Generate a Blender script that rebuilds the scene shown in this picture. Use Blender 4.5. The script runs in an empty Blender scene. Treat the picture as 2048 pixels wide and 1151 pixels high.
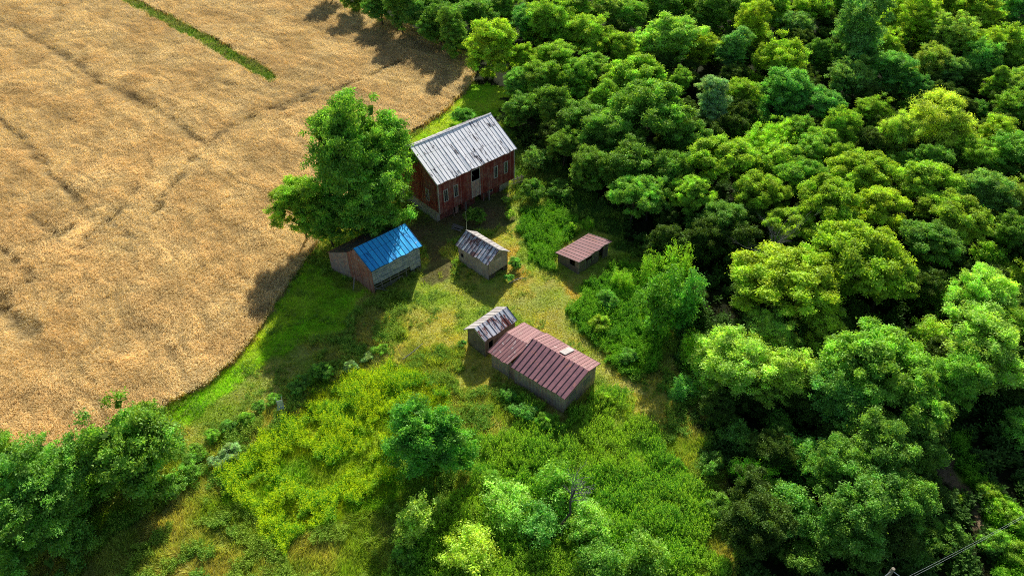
import bpy, math, random
import numpy as np
R = math.radians
SC = bpy.context.scene
COL = SC.collection
RNG = np.random.default_rng(7)
random.seed(7)

# ------------------------------------------------------------------ camera
CAM_H = 60.0; PITCH = R(40.3); FPX = 1443.0
def ray(x, y):
    u = (x-1024)/FPX; v = -(y-575.5)/FPX
    return (u, math.cos(PITCH)+v*math.sin(PITCH), -math.sin(PITCH)+v*math.cos(PITCH))
def at(x, y, z=0.0):
    """survey helper: where a sight line meets the level z"""
    r = ray(x, y); t = (z-CAM_H)/r[2]
    return (r[0]*t, r[1]*t, z)
def depth_of(P):
    return P[1]*math.cos(PITCH)-(P[2]-CAM_H)*math.sin(PITCH)
def to_px(X, Y, Z=0.0):
    z = Z-CAM_H
    d = Y*math.cos(PITCH)-z*math.sin(PITCH); u = Y*math.sin(PITCH)+z*math.cos(PITCH)
    return 1024+FPX*X/d, 575.5-FPX*u/d
cd = bpy.data.cameras.new('camera'); cam = bpy.data.objects.new('camera', cd); COL.objects.link(cam)
cam.location = (0, 0, CAM_H); cam.rotation_euler = (R(90)-PITCH, 0, 0)
cd.sensor_width = 36; cd.lens = 36*FPX/2048; cd.clip_start = 1; cd.clip_end = 6000
SC.camera = cam

# ------------------------------------------------------------------ light
SUN_AZ = R(6.5); SUN_EL = R(32.5)
w = bpy.data.worlds.new("World"); SC.world = w; w.use_nodes = True
nt = w.node_tree; bg = nt.nodes['Background']; sky = nt.nodes.new('ShaderNodeTexSky')
sky.sky_type = 'NISHITA'; sky.sun_disc = False; sky.sun_elevation = SUN_EL; sky.sun_rotation = SUN_AZ
nt.links.new(sky.outputs[0], bg.inputs[0]); bg.inputs[1].default_value = 0.082
sd = bpy.data.lights.new('sun', 'SUN'); sd.energy = 5.0; sd.angle = R(0.53); sd.color = (1.0, 0.95, 0.87)
sun = bpy.data.objects.new('sun', sd); COL.objects.link(sun)
# lamp shines along -Z: tilt it so that it comes from the far side of the yard
sun.rotation_euler = (R(90)-SUN_EL, 0, R(180)-SUN_AZ)
sun.location = (0, 150, 120)
SC.view_settings.view_transform = 'Standard'; SC.view_settings.look = 'None'
SC.view_settings.exposure = 0; SC.view_settings.gamma = 1
cy = SC.cycles
cy.max_bounces = 5; cy.pixel_filter_type = 'BLACKMAN_HARRIS'; cy.filter_width = 1.0; cy.diffuse_bounces = 2; cy.glossy_bounces = 2; cy.transmission_bounces = 3; cy.transparent_max_bounces = 4
cy.caustics_reflective = False; cy.caustics_refractive = False
cy.use_denoising = False
cy.sample_clamp_indirect = 4

# ------------------------------------------------------------------ material helpers
def s2l(r, g, b, k=1.0):
    f = lambda c: ((c/255+.055)/1.055)**2.4 if c > 10 else c/255/12.92
    return (f(r)*k, f(g)*k, f(b)*k, 1)
def newmat(name):
    m = bpy.data.materials.new(name); m.use_nodes = True
    n = m.node_tree.nodes; n.clear(); return m, n, m.node_tree.links
def node(n, t, **kw):
    x = n.new(t)
    for k, v in kw.items():
        if k.startswith('i_'):
            key = k[2:]; key = int(key) if key.isdigit() else key.replace('_', ' ')
            x.inputs[key].default_value = v
        else: setattr(x, k, v)
    return x
def math_(n, l, op, a, b=None, clamp=False):
    x = n.new('ShaderNodeMath'); x.operation = op; x.use_clamp = clamp
    for i, v in enumerate((a, b)):
        if v is None: continue
        if isinstance(v, (int, float)): x.inputs[i].default_value = v
        else: l.new(v, x.inputs[i])
    return x.outputs[0]
def mixc(n, l, fac, a, b, mode='MIX'):
    x = n.new('ShaderNodeMix'); x.data_type = 'RGBA'; x.blend_type = mode
    for k, v in ((0, fac), (6, a), (7, b)):
        if isinstance(v, (int, float)): x.inputs[k].default_value = v
        elif isinstance(v, tuple): x.inputs[k].default_value = v
        else: l.new(v, x.inputs[k])
    return x.outputs[2]
def ramp(n, l, fac, stops):
    x = n.new('ShaderNodeValToRGB'); e = x.color_ramp.elements
    while len(e) > 1: e.remove(e[-1])
    e[0].position = stops[0][0]; e[0].color = stops[0][1]
    for p, c in stops[1:]:
        q = e.new(p); q.color = c
    l.new(fac, x.inputs[0]); return x.outputs[0]
def g(v): return (v, v, v, 1)

def foliage_mat(name, use_obj, trans=0.45, gloss=0.10, rough=0.45):
    """leaves and blades: diffuse front, light coming through from behind, a little sheen"""
    m, n, l = newmat(name)
    att = node(n, 'ShaderNodeAttribute', attribute_name='Col')
    c = att.outputs['Color']
    if use_obj:
        oi = n.new('ShaderNodeObjectInfo'); c = mixc(n, l, 1.0, c, oi.outputs['Color'], 'MULTIPLY')
    tc = mixc(n, l, 1.0, c, (1.30, 1.20, 0.45, 1), 'MULTIPLY')
    d = n.new('ShaderNodeBsdfDiffuse'); l.new(c, d.inputs[0])
    t = n.new('ShaderNodeBsdfTranslucent'); l.new(tc, t.inputs[0])
    mx = n.new('ShaderNodeMixShader'); mx.inputs[0].default_value = trans
    l.new(d.outputs[0], mx.inputs[1]); l.new(t.outputs[0], mx.inputs[2])
    gl = n.new('ShaderNodeBsdfGlossy'); gl.inputs[0].default_value = (.6, .8, .4, 1); gl.inputs['Roughness'].default_value = rough
    m2 = n.new('ShaderNodeMixShader'); m2.inputs[0].default_value = gloss
    l.new(mx.outputs[0], m2.inputs[1]); l.new(gl.outputs[0], m2.inputs[2])
    o = n.new('ShaderNodeOutputMaterial'); l.new(m2.outputs[0], o.inputs[0])
    return m
M = {}
M['leaf'] = foliage_mat('leaf', True, .42, .035, .45)
M['grass'] = foliage_mat('grass_blade', False, .40, .03, .6)
M['wheat'] = foliage_mat('wheat_straw', False, .30, .03, .6)

def uvnodes(n):
    u = n.new('ShaderNodeUVMap'); u.uv_map = 'UVMap'
    s = n.new('ShaderNodeSeparateXYZ'); return u, s
def board_mat(name, base, alt, worn, width=0.2, horiz=False, wornamt=0.45, rough=0.85, dark=(0.012, .010, .009, 1)):
    """weathered boards: UV in metres, u along the wall, v up"""
    m, n, l = newmat(name)
    u, s = uvnodes(n); l.new(u.outputs[0], s.inputs[0])
    a, b = (s.outputs[1], s.outputs[0]) if horiz else (s.outputs[0], s.outputs[1])
    k = math_(n, l, 'DIVIDE', a, width)
    fl = math_(n, l, 'FLOOR', k); fr = math_(n, l, 'FRACT', k)
    wn = node(n, 'ShaderNodeTexWhiteNoise', noise_dimensions='1D'); l.new(fl, wn.inputs['W'])
    comb = n.new('ShaderNodeCombineXYZ')
    l.new(math_(n, l, 'MULTIPLY', a, 14.0), comb.inputs[0]); l.new(math_(n, l, 'MULTIPLY', b, 1.1), comb.inputs[1])
    l.new(math_(n, l, 'MULTIPLY', wn.outputs[0], 40.0), comb.inputs[2])
    ns = node(n, 'ShaderNodeTexNoise', i_Scale=1.0, i_Detail=6.0, i_Roughness=.65); l.new(comb.outputs[0], ns.inputs[0])
    big = node(n, 'ShaderNodeTexNoise', i_Scale=.55, i_Detail=4.0, i_Roughness=.6); l.new(u.outputs[0], big.inputs[0])
    c = mixc(n, l, wn.outputs[0], base, alt)
    wf = math_(n, l, 'ADD', math_(n, l, 'MULTIPLY', ns.outputs[0], 1.0), math_(n, l, 'MULTIPLY', big.outputs[0], 1.1))
    wf = math_(n, l, 'ADD', wf, math_(n, l, 'MULTIPLY', wn.outputs[0], .25))
    wr = ramp(n, l, wf, [(max(0.0, 1.34-wornamt*.8)/2, g(0)), ((1.80-wornamt*.8)/2, g(1))])
    # ramp takes 0..1, so halve
    half = math_(n, l, 'MULTIPLY', wf, .5); l.new(half, wr.node.inputs[0])
    c = mixc(n, l, wr, c, worn)
    edge = math_(n, l, 'LESS_THAN', fr, .09)
    c = mixc(n, l, math_(n, l, 'MULTIPLY', edge, .85), c, dark)
    # random mottling over the whole wall
    foot = node(n, 'ShaderNodeTexNoise', i_Scale=2.2, i_Detail=5.0); l.new(u.outputs[0], foot.inputs[0])
    st = ramp(n, l, foot.outputs[0], [(.32, g(.72)), (.68, g(1.08))]); c = mixc(n, l, 1.0, c, st, 'MULTIPLY')
    bs = node(n, 'ShaderNodeBsdfPrincipled', i_Roughness=rough); l.new(c, bs.inputs['Base Color'])
    bs.inputs['Specular IOR Level'].default_value = .2
    bp = node(n, 'ShaderNodeBump', i_Strength=.7, i_Distance=.02)
    hgt = math_(n, l, 'SUBTRACT', ns.outputs[0], math_(n, l, 'MULTIPLY', edge, 1.5)); l.new(hgt, bp.inputs['Height'])
    l.new(bp.outputs[0], bs.inputs['Normal'])
    o = n.new('ShaderNodeOutputMaterial'); l.new(bs.outputs[0], o.inputs[0]); return m

def roof_mat(name, paint, paint2, stain, amt, pitch, sheet=None, metal=.25, rough=.42, fine=1.0, top=None, topamt=0.0):
    """painted metal sheets: u along the ridge, v up the slope, stains differ from sheet to sheet"""
    m, n, l = newmat(name)
    u, s = uvnodes(n); l.new(u.outputs[0], s.inputs[0])
    ku = math_(n, l, 'DIVIDE', s.outputs[0], pitch); fu = math_(n, l, 'FLOOR', ku)
    kv = math_(n, l, 'DIVIDE', s.outputs[1], sheet or 1.9); fv = math_(n, l, 'FLOOR', kv)
    cc = n.new('ShaderNodeCombineXYZ'); l.new(fu, cc.inputs[0]); l.new(fv, cc.inputs[1])
    wn = node(n, 'ShaderNodeTexWhiteNoise', noise_dimensions='2D'); l.new(cc.outputs[0], wn.inputs[0])
    cm = n.new('ShaderNodeCombineXYZ')
    l.new(math_(n, l, 'MULTIPLY', s.outputs[0], 4.2*fine), cm.inputs[0]); l.new(math_(n, l, 'MULTIPLY', s.outputs[1], .9*fine), cm.inputs[1])
    l.new(math_(n, l, 'MULTIPLY', wn.outputs[0], 9.0), cm.inputs[2])
    ns = node(n, 'ShaderNodeTexNoise', i_Scale=1.0, i_Detail=7.0, i_Roughness=.68); l.new(cm.outputs[0], ns.inputs[0])
    big = node(n, 'ShaderNodeTexNoise', i_Scale=.42, i_Detail=3.0); l.new(u.outputs[0], big.inputs[0])
    v = math_(n, l, 'ADD', math_(n, l, 'MULTIPLY', ns.outputs[0], .55), math_(n, l, 'MULTIPLY', big.outputs[0], .40))
    v = math_(n, l, 'ADD', v, math_(n, l, 'MULTIPLY', math_(n, l, 'SUBTRACT', wn.outputs[0], .5), .10))
    f = ramp(n, l, v, [(.60-amt*.3, g(0)), (.66-amt*.3, g(1))])
    c0 = mixc(n, l, wn.outputs[0], paint, paint2)
    fine_n = node(n, 'ShaderNodeTexNoise', i_Scale=9.0, i_Detail=4.0); l.new(u.outputs[0], fine_n.inputs[0])
    c0 = mixc(n, l, 1.0, c0, ramp(n, l, fine_n.outputs[0], [(.3, g(.78)), (.7, g(1.08))]), 'MULTIPLY')
    c = mixc(n, l, f, c0, stain)
    if top:
        n3 = node(n, 'ShaderNodeTexNoise', i_Scale=1.7, i_Detail=6.0, i_Roughness=.7); l.new(u.outputs[0], n3.inputs[0])
        c = mixc(n, l, ramp(n, l, n3.outputs[0], [(.66-topamt*.3, g(0)), (.72-topamt*.3, g(1))]), c, top)
    fr = math_(n, l, 'FRACT', kv); lap = math_(n, l, 'LESS_THAN', fr, .022)
    c = mixc(n, l, math_(n, l, 'MULTIPLY', lap, .55), c, (.03, .025, .022, 1))
    bs = node(n, 'ShaderNodeBsdfPrincipled', i_Roughness=rough, i_Metallic=metal); l.new(c, bs.inputs['Base Color'])
    l.new(math_(n, l, 'ADD', math_(n, l, 'MULTIPLY', f, .3), rough), bs.inputs['Roughness'])
    wv = math_(n, l, 'SINE', math_(n, l, 'MULTIPLY', s.outputs[0], 40.0))
    bp = node(n, 'ShaderNodeBump', i_Strength=.35, i_Distance=.02)
    l.new(math_(n, l, 'ADD', math_(n, l, 'MULTIPLY', big.outputs[0], 2.0), ns.outputs[0]), bp.inputs['Height'])
    l.new(bp.outputs[0], bs.inputs['Normal'])
    o = n.new('ShaderNodeOutputMaterial'); l.new(bs.outputs[0], o.inputs[0]); return m

def plain_mat(name, c1, c2, scale=3.0, rough=.8, bump=.3, metal=0):
    m, n, l = newmat(name)
    tc = n.new('ShaderNodeTexCoord')
    ns = node(n, 'ShaderNodeTexNoise', i_Scale=scale, i_Detail=6.0, i_Roughness=.65); l.new(tc.outputs['Object'], ns.inputs[0])
    c = ramp(n, l, ns.outputs[0], [(.32, c1), (.68, c2)])
    bs = node(n, 'ShaderNodeBsdfPrincipled', i_Roughness=rough, i_Metallic=metal); l.new(c, bs.inputs['Base Color'])
    bp = node(n, 'ShaderNodeBump', i_Strength=bump, i_Distance=.05); l.new(ns.outputs[0], bp.inputs['Height']); l.new(bp.outputs[0], bs.inputs['Normal'])
    o = n.new('ShaderNodeOutputMaterial'); l.new(bs.outputs[0], o.inputs[0]); return m
M['red_board'] = board_mat('red_board', (.23, .034, .028, 1), (.33, .058, .046, 1), (.34, .20, .17, 1), .22, wornamt=.42)
M['rust_board'] = board_mat('rust_board', (.46, .18, .13, 1), (.56, .25, .19, 1), (.52, .36, .30, 1), .22, wornamt=.36)
M['grey_board'] = board_mat('grey_board', (.54, .47, .42, 1), (.72, .63, .58, 1), (.44, .30, .25, 1), .2, wornamt=.4)
M['dark_board'] = board_mat('dark_board', (.27, .22, .18, 1), (.42, .33, .28, 1), (.16, .13, .11, 1), .2, wornamt=.5)
M['brown_board'] = board_mat('brown_board', (.58, .34, .28, 1), (.72, .48, .42, 1), (.44, .38, .34, 1), .2, wornamt=.5)
M['clapboard'] = board_mat('clapboard', (.19, .25, .33, 1), (.32, .40, .50, 1), (.56, .56, .56, 1), .18, horiz=True, wornamt=.5)
M['trim'] = plain_mat('white_trim', (.35, .33, .31, 1), (.62, .6, .57, 1), 5)
M['greywood'] = plain_mat('grey_timber', (.16, .14, .12, 1), (.34, .31, .28, 1), 5)
M['glass'] = plain_mat('dark_glass', (.012, .014, .018, 1), (.05, .06, .08, 1), 1.5, rough=.15, bump=0)
M['inside'] = plain_mat('interior_shade', (.006, .005, .004, 1), (.02, .017, .014, 1), 2)  # near-black: indoor shade is put into the colour
M['bark'] = plain_mat('bark', (.045, .035, .025, 1), (.13, .105, .08, 1), 4, bump=.8)
M['deadwood'] = plain_mat('dead_wood', (.16, .15, .14, 1), (.38, .36, .34, 1), 4)
M['pole'] = plain_mat('pole_wood', (.30, .25, .18, 1), (.50, .43, .32, 1), 6)
M['wire'] = plain_mat('wire_metal', (.45, .5, .52, 1), (.6, .66, .68, 1), 2, rough=.35, metal=.6)
M['whitemetal'] = plain_mat('white_metal', (.45, .52, .56, 1), (.75, .8, .82, 1), 4)
def stone_mat():
    m, n, l = newmat('field_stone'); tc = n.new('ShaderNodeTexCoord')
    v = node(n, 'ShaderNodeTexVoronoi', i_Scale=2.6); l.new(tc.outputs['Object'], v.inputs[0])
    v2 = node(n, 'ShaderNodeTexVoronoi', i_Scale=2.6, feature='DISTANCE_TO_EDGE'); l.new(tc.outputs['Object'], v2.inputs[0])
    c = mixc(n, l, v.outputs['Color'], (.22, .2, .17, 1), (.5, .47, .42, 1))
    e = ramp(n, l, v2.outputs[0], [(.02, g(1)), (.07, g(0))]); c = mixc(n, l, e, c, (.55, .53, .49, 1))
    bs = node(n, 'ShaderNodeBsdfPrincipled', i_Roughness=.9); l.new(c, bs.inputs['Base Color'])
    bp = node(n, 'ShaderNodeBump', i_Strength=1.0, i_Distance=.08); l.new(v2.outputs[0], bp.inputs['Height']); l.new(bp.outputs[0], bs.inputs['Normal'])
    o = n.new('ShaderNodeOutputMaterial'); l.new(bs.outputs[0], o.inputs[0]); return m
M['stone'] = stone_mat()
M['roof_white'] = roof_mat('white_roof_metal', (1.85, 1.74, 1.68, 1), (1.66, 1.56, 1.52, 1), (.12, .10, .12, 1), .26, .62, 2.4, metal=.4, rough=.70, top=(.75, .55, .46, 1), topamt=.07)
M['roof_blue'] = roof_mat('blue_roof_metal', (.06, .72, 1.5, 1), (.045, .56, 1.2, 1), (.03, .22, .48, 1), .22, .66, 2.6, metal=.35, rough=.58, top=(.75, .8, .85, 1), topamt=.13)
M['roof_old'] = roof_mat('old_dark_roof', (.05, .045, .04, 1), (.09, .08, .07, 1), (.25, .23, .2, 1), .05, .66, 2.0, metal=.1, rough=.7)
M['roof_grey'] = roof_mat('worn_grey_roof_metal', (1.05, 1.05, 1.15, 1), (.75, .70, .76, 1), (.38, .18, .16, 1), .45, .58, .62, metal=.5, rough=.58, fine=1.6)
M['roof_cream'] = roof_mat('cream_roof_metal', (.75, .70, .64, 1), (.62, .56, .52, 1), (.35, .22, .18, 1), .2, .58, 1.3, metal=.1, rough=.75)
M['roof_wr'] = roof_mat('white_and_rust_roof', (1.25, 1.25, 1.28, 1), (.95, .92, .95, 1), (.30, .10, .085, 1), .42, .72, 1.5, metal=.5, rough=.58)
M['roof_rust'] = roof_mat('rust_roof_metal', (.66, .31, .29, 1), (.46, .21, .21, 1), (.60, .46, .44, 1), .26, .5, 1.6, metal=.1, rough=.68, top=(.88, .82, .76, 1), topamt=.26)
M['roof_maroon'] = roof_mat('maroon_roof_metal', (.58, .27, .29, 1), (.44, .21, .24, 1), (.78, .36, .30, 1), .22, .62, .42, metal=.3, rough=.6)
M['roof_red'] = roof_mat('red_roof_metal', (.37, .15, .145, 1), (.29, .12, .125, 1), (.42, .22, .17, 1), .26, .62, 9, metal=.05, rough=.7, top=(.7, .55, .5, 1), topamt=.04)
M['roof_pink'] = roof_mat('pink_rust_roof_metal', (.52, .26, .24, 1), (.40, .19, .19, 1), (.66, .44, .38, 1), .26, .42, 3.0, metal=.1, rough=.68, top=(.85, .76, .70, 1), topamt=.12)
M['rib_dark'] = plain_mat('seam_dark', (.03, .02, .02, 1), (.09, .06, .06, 1), 3, metal=.3, rough=.5)
M['rib_blue'] = plain_mat('seam_blue', (.008, .05, .14, 1), (.015, .09, .22, 1), 3, metal=.3, rough=.4)
M['rib_white'] = plain_mat('seam_grey', (.10, .09, .10, 1), (.55, .5, .52, 1), 2.2, metal=.2, rough=.5)

# ------------------------------------------------------------------ object helpers
def tag(o, label=None, cat=None, group=None, kind=None):
    if label: o['label'] = label
    if cat: o['category'] = cat
    if group: o['group'] = group
    if kind: o['kind'] = kind
    return o
def empty(name, loc, rz=0.0):
    o = bpy.data.objects.new(name, None); COL.objects.link(o); o.location = loc; o.rotation_euler[2] = rz
    o.empty_display_size = .3; return o
class MB:
    """collects faces (with a UV in metres) and links them as ONE mesh object"""
    def __init__(s): s.v = []; s.f = []; s.uv = []
    def quad(s, pts, uvs=None):
        i = len(s.v); s.v += [tuple(p) for p in pts]; s.f.append(tuple(range(i, i+len(pts))))
        s.uv += uvs if uvs else [(0, 0)]*len(pts)
    def prism(s, pts, dvec, uvs=None):
        """polygon pts extruded by dvec"""
        d = np.array(dvec, float); P = [np.array(p, float) for p in pts]; Q = [p+d for p in P]
        if uvs is None: uvs = planar_uv(P)
        s.quad(P, list(uvs)); s.quad(Q[::-1], list(uvs)[::-1])
        n = len(P)
        for i in range(n):
            j = (i+1) % n
            s.quad([P[i], Q[i], Q[j], P[j]], [uvs[i], uvs[i], uvs[j], uvs[j]])
    def box(s, x0, x1, y0, y1, z0, z1):
        s.prism([(x0, y0, z0), (x1, y0, z0), (x1, y0, z1), (x0, y0, z1)], (0, y1-y0, 0))
    def bar(s, a, b, w, h=None):
        a = np.array(a, float); b = np.array(b, float); h = h or w
        d = (b-a)/np.linalg.norm(b-a); up = np.array([0, 0, 1.0]) if abs(d[2]) < .9 else np.array([1.0, 0, 0])
        sx = np.cross(d, up); sx /= np.linalg.norm(sx); sy = np.cross(sx, d)
        c = [a+sx*w/2*i+sy*h/2*j for i, j in ((-1, -1), (1, -1), (1, 1), (-1, 1))]
        s.prism(c, b-a, [(0, 0), (w, 0), (w, h), (0, h)])
    def tube(s, pts, rad, seg=6):
        P = [np.array(p, float) for p in pts]; rings = []
        for i, p in enumerate(P):
            d = P[min(i+1, len(P)-1)]-P[max(i-1, 0)]; d /= (np.linalg.norm(d)+1e-9)
            up = np.array([0, 0, 1.0]) if abs(d[2]) < .9 else np.array([1.0, 0, 0])
            a = np.cross(d, up); a /= np.linalg.norm(a); b = np.cross(a, d)
            base = len(s.v); s.v += [tuple(p+rad[i]*(a*math.cos(t)+b*math.sin(t))) for t in np.linspace(0, 2*math.pi, seg, endpoint=False)]
            rings.append(base)
        for i in range(len(P)-1):
            for k in range(seg):
                q = (k+1) % seg
                s.f.append((rings[i]+k, rings[i]+q, rings[i+1]+q, rings[i+1]+k)); s.uv += [(0, 0)]*4
        s.f.append(tuple(rings[0]+k for k in range(seg))[::-1]); s.uv += [(0, 0)]*seg
        s.f.append(tuple(rings[-1]+k for k in range(seg))); s.uv += [(0, 0)]*seg
    def mesh(s, name, mat):
        me = bpy.data.meshes.new(name); me.from_pydata(s.v, [], s.f)
        ul = me.uv_layers.new(name='UVMap'); ul.data.foreach_set('uv', np.array(s.uv, dtype=np.float32).ravel())
        me.materials.append(mat); me.update(); return me
    def build(s, name, mat, parent=None):
        o = bpy.data.objects.new(name, s.mesh(name, mat)); COL.objects.link(o); o.parent = parent; return o
def pieces(name, mat, parent, boxes, bars=()):
    for b in boxes: m = MB(); m.box(*b); m.build(name, mat, parent)
    for b in bars: m = MB(); m.bar(*b); m.build(name, mat, parent)
def planar_uv(P):
    P = [np.array(p, float) for p in P]; e = P[1]-P[0]; 
    nrm = np.cross(P[1]-P[0], P[2]-P[0]); nrm /= (np.linalg.norm(nrm)+1e-9)
    if abs(nrm[2]) < .3:      # a wall: u horizontal, v = height
        h = np.cross(nrm, (0, 0, 1)); h /= np.linalg.norm(h)
        return [(float(p@h), float(p[2])) for p in P]
    e = e/np.linalg.norm(e); q = np.cross(nrm, e)
    return [(float((p-P[0])@e), float((p-P[0])@q)) for p in P]

# numpy mesh of many quads / triangles with a colour per face
def bulk_mesh(name, V, nper, cols, mat):
    """V: (n, nper, 3), cols: (n, 3) or (n, nper, 3)"""
    n = V.shape[0]; me = bpy.data.meshes.new(name)
    me.vertices.add(n*nper); me.vertices.foreach_set('co', V.astype(np.float32).ravel())
    me.loops.add(n*nper); me.loops.foreach_set('vertex_index', np.arange(n*nper, dtype=np.int32))
    me.polygons.add(n); me.polygons.foreach_set('loop_start', np.arange(0, n*nper, nper, dtype=np.int32))
    me.polygons.foreach_set('loop_total', np.full(n, nper, dtype=np.int32))
    if cols.ndim == 2: cols = np.repeat(cols[:, None, :], nper, axis=1)
    c4 = np.ones((n*nper, 4), dtype=np.float32); c4[:, :3] = np.clip(cols.reshape(-1, 3), 0, 4)
    a = me.color_attributes.new('Col', 'FLOAT_COLOR', 'POINT'); a.data.foreach_set('color', c4.ravel())
    me.materials.append(mat); me.update(calc_edges=True); return me
def nrm(v): return v/(np.linalg.norm(v, axis=-1, keepdims=True)+1e-9)

# value noise
_T = np.random.default_rng(3).random((512, 512))
def vnoise(x, y):
    xi = np.floor(x).astype(int); yi = np.floor(y).astype(int); fx = x-xi; fy = y-yi
    fx = fx*fx*(3-2*fx); fy = fy*fy*(3-2*fy)
    t = lambda a, b: _T[a % 512, b % 512]
    return (t(xi, yi)*(1-fx)+t(xi+1, yi)*fx)*(1-fy)+(t(xi, yi+1)*(1-fx)+t(xi+1, yi+1)*fx)*fy
def fbm(x, y, s, o=4, off=0):
    r = 0; a = .5; t = 0
    for i in range(o):
        r = r+a*vnoise(x/s+off+i*17.3, y/s+off*1.7+i*9.1); t += a; a *= .5; s /= 2.0
    return r/t

# ------------------------------------------------------------------ crowns
def clumps_for(kind, Rn, rg):
    C = []
    if kind in ('round', 'tall', 'cone', 'weep'):
        n = {'round': 46, 'tall': 46, 'cone': 44, 'weep': 42}[kind]
        if Rn > 6: n = int(n*1.8)
        hz = {'round': .86, 'tall': 1.35, 'cone': 1.5, 'weep': 1.0}[kind]
        if kind in ('round', 'tall', 'weep'):
            nl = {'round': 8, 'tall': 7, 'weep': 7}[kind]+(3 if Rn > 6 else 0); lob = []
            for i in range(nl):
                a = i*6.283/nl+rg.uniform(-.5, .5); q = rg.uniform(.30, .58) if i else .05; h = (rg.uniform(-.1, .32) if i % 2 else rg.uniform(-.72, -.2)) if i else .42
                if kind == 'tall': q *= .75; h = -.75+1.5*(i+.5)/nl
                lob.append((Rn*q*math.cos(a), Rn*q*math.sin(a), Rn*hz*h, Rn*rg.uniform(.36, .54)*(1 if i else 1.1)))
            for (lx, ly, lz, lr) in lob:
                m_ = max(9, int(n*3.6/nl))
                for j in range(m_):
                    d = nrm(rg.normal(size=3)+np.array([0, 0, .45])); k = rg.uniform(.62, 1.0) if rg.random() > .30 else rg.uniform(1.0, 1.28 if Rn < 6 else 1.18)
                    C.append((lx+d[0]*lr*k, ly+d[1]*lr*k, lz+d[2]*lr*k*.95, Rn*rg.uniform(.08, .17)*(.8 if Rn > 6 else 1)))
            n_ = 0
        else: n_ = n
        for i in range(n_):
            t = (i+.5)/n; z = 1-1.62*t; ph = i*2.39996+rg.random()*.9; r = math.sqrt(max(0, 1-z*z))
            if kind == 'cone': r = (1-z)*.52+.06
            k = rg.uniform(.62, .86) if rg.random() > .16 else rg.uniform(.86, 1.02)
            C.append((Rn*k*r*math.cos(ph), Rn*k*r*math.sin(ph), Rn*hz*k*z, Rn*rg.uniform(.20, .32)*(.8 if Rn > 6 else 1)))
        for i in range(n//3):
            d = nrm(rg.normal(size=3)); k = rg.uniform(.1, .5)
            C.append((Rn*k*d[0], Rn*k*d[1], Rn*hz*k*d[2], Rn*.3))
    elif kind == 'spread':
        n = 90 if Rn < 6 else 170
        for i in range(n):
            ph = rg.random()*6.283; rr = math.sqrt(rg.random()); top = math.sqrt(max(0, 1-rr*rr*.8))
            lay = rg.choice([1.0, .62, .25, -.15], p=[.45, .28, .17, .10])
            C.append((Rn*rr*.92*math.cos(ph), Rn*rr*.92*math.sin(ph), Rn*(.78*top*lay-.05+rg.uniform(-.06, .06)), Rn*rg.uniform(.09, .18)*(.75 if Rn > 6 else 1)))
    elif kind == 'shrub':
        n = 26
        for i in range(n):
            ph = rg.random()*6.283; rr = math.sqrt(rg.random())*.85
            C.append((Rn*rr*math.cos(ph), Rn*rr*math.sin(ph), Rn*(rg.uniform(.1, .9)*math.sqrt(1-rr*rr)-.2), Rn*rg.uniform(.22, .36)))
    elif kind == 'feather':
        for i in range(34):
            ph = rg.random()*6.283; rr = math.sqrt(rg.random())*.85; h = rg.uniform(.55, 1.0)*(1-.45*rr)
            for q in np.linspace(-.55, h, 5):
                C.append((Rn*rr*math.cos(ph), Rn*rr*math.sin(ph), Rn*1.25*q, Rn*.17*(1.15-.75*(q+.55)/(h+.55))))
    C = np.array(C)
    hv = {'tall': 1.35, 'cone': 1.5}.get(kind, 1.0 if kind != 'feather' else 1.4)
    ln = np.linalg.norm(C[:, :3]/np.array([1, 1, hv]), axis=1)/(Rn*.98); C[:, :3] /= np.maximum(ln, 1)[:, None]
    return C
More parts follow.
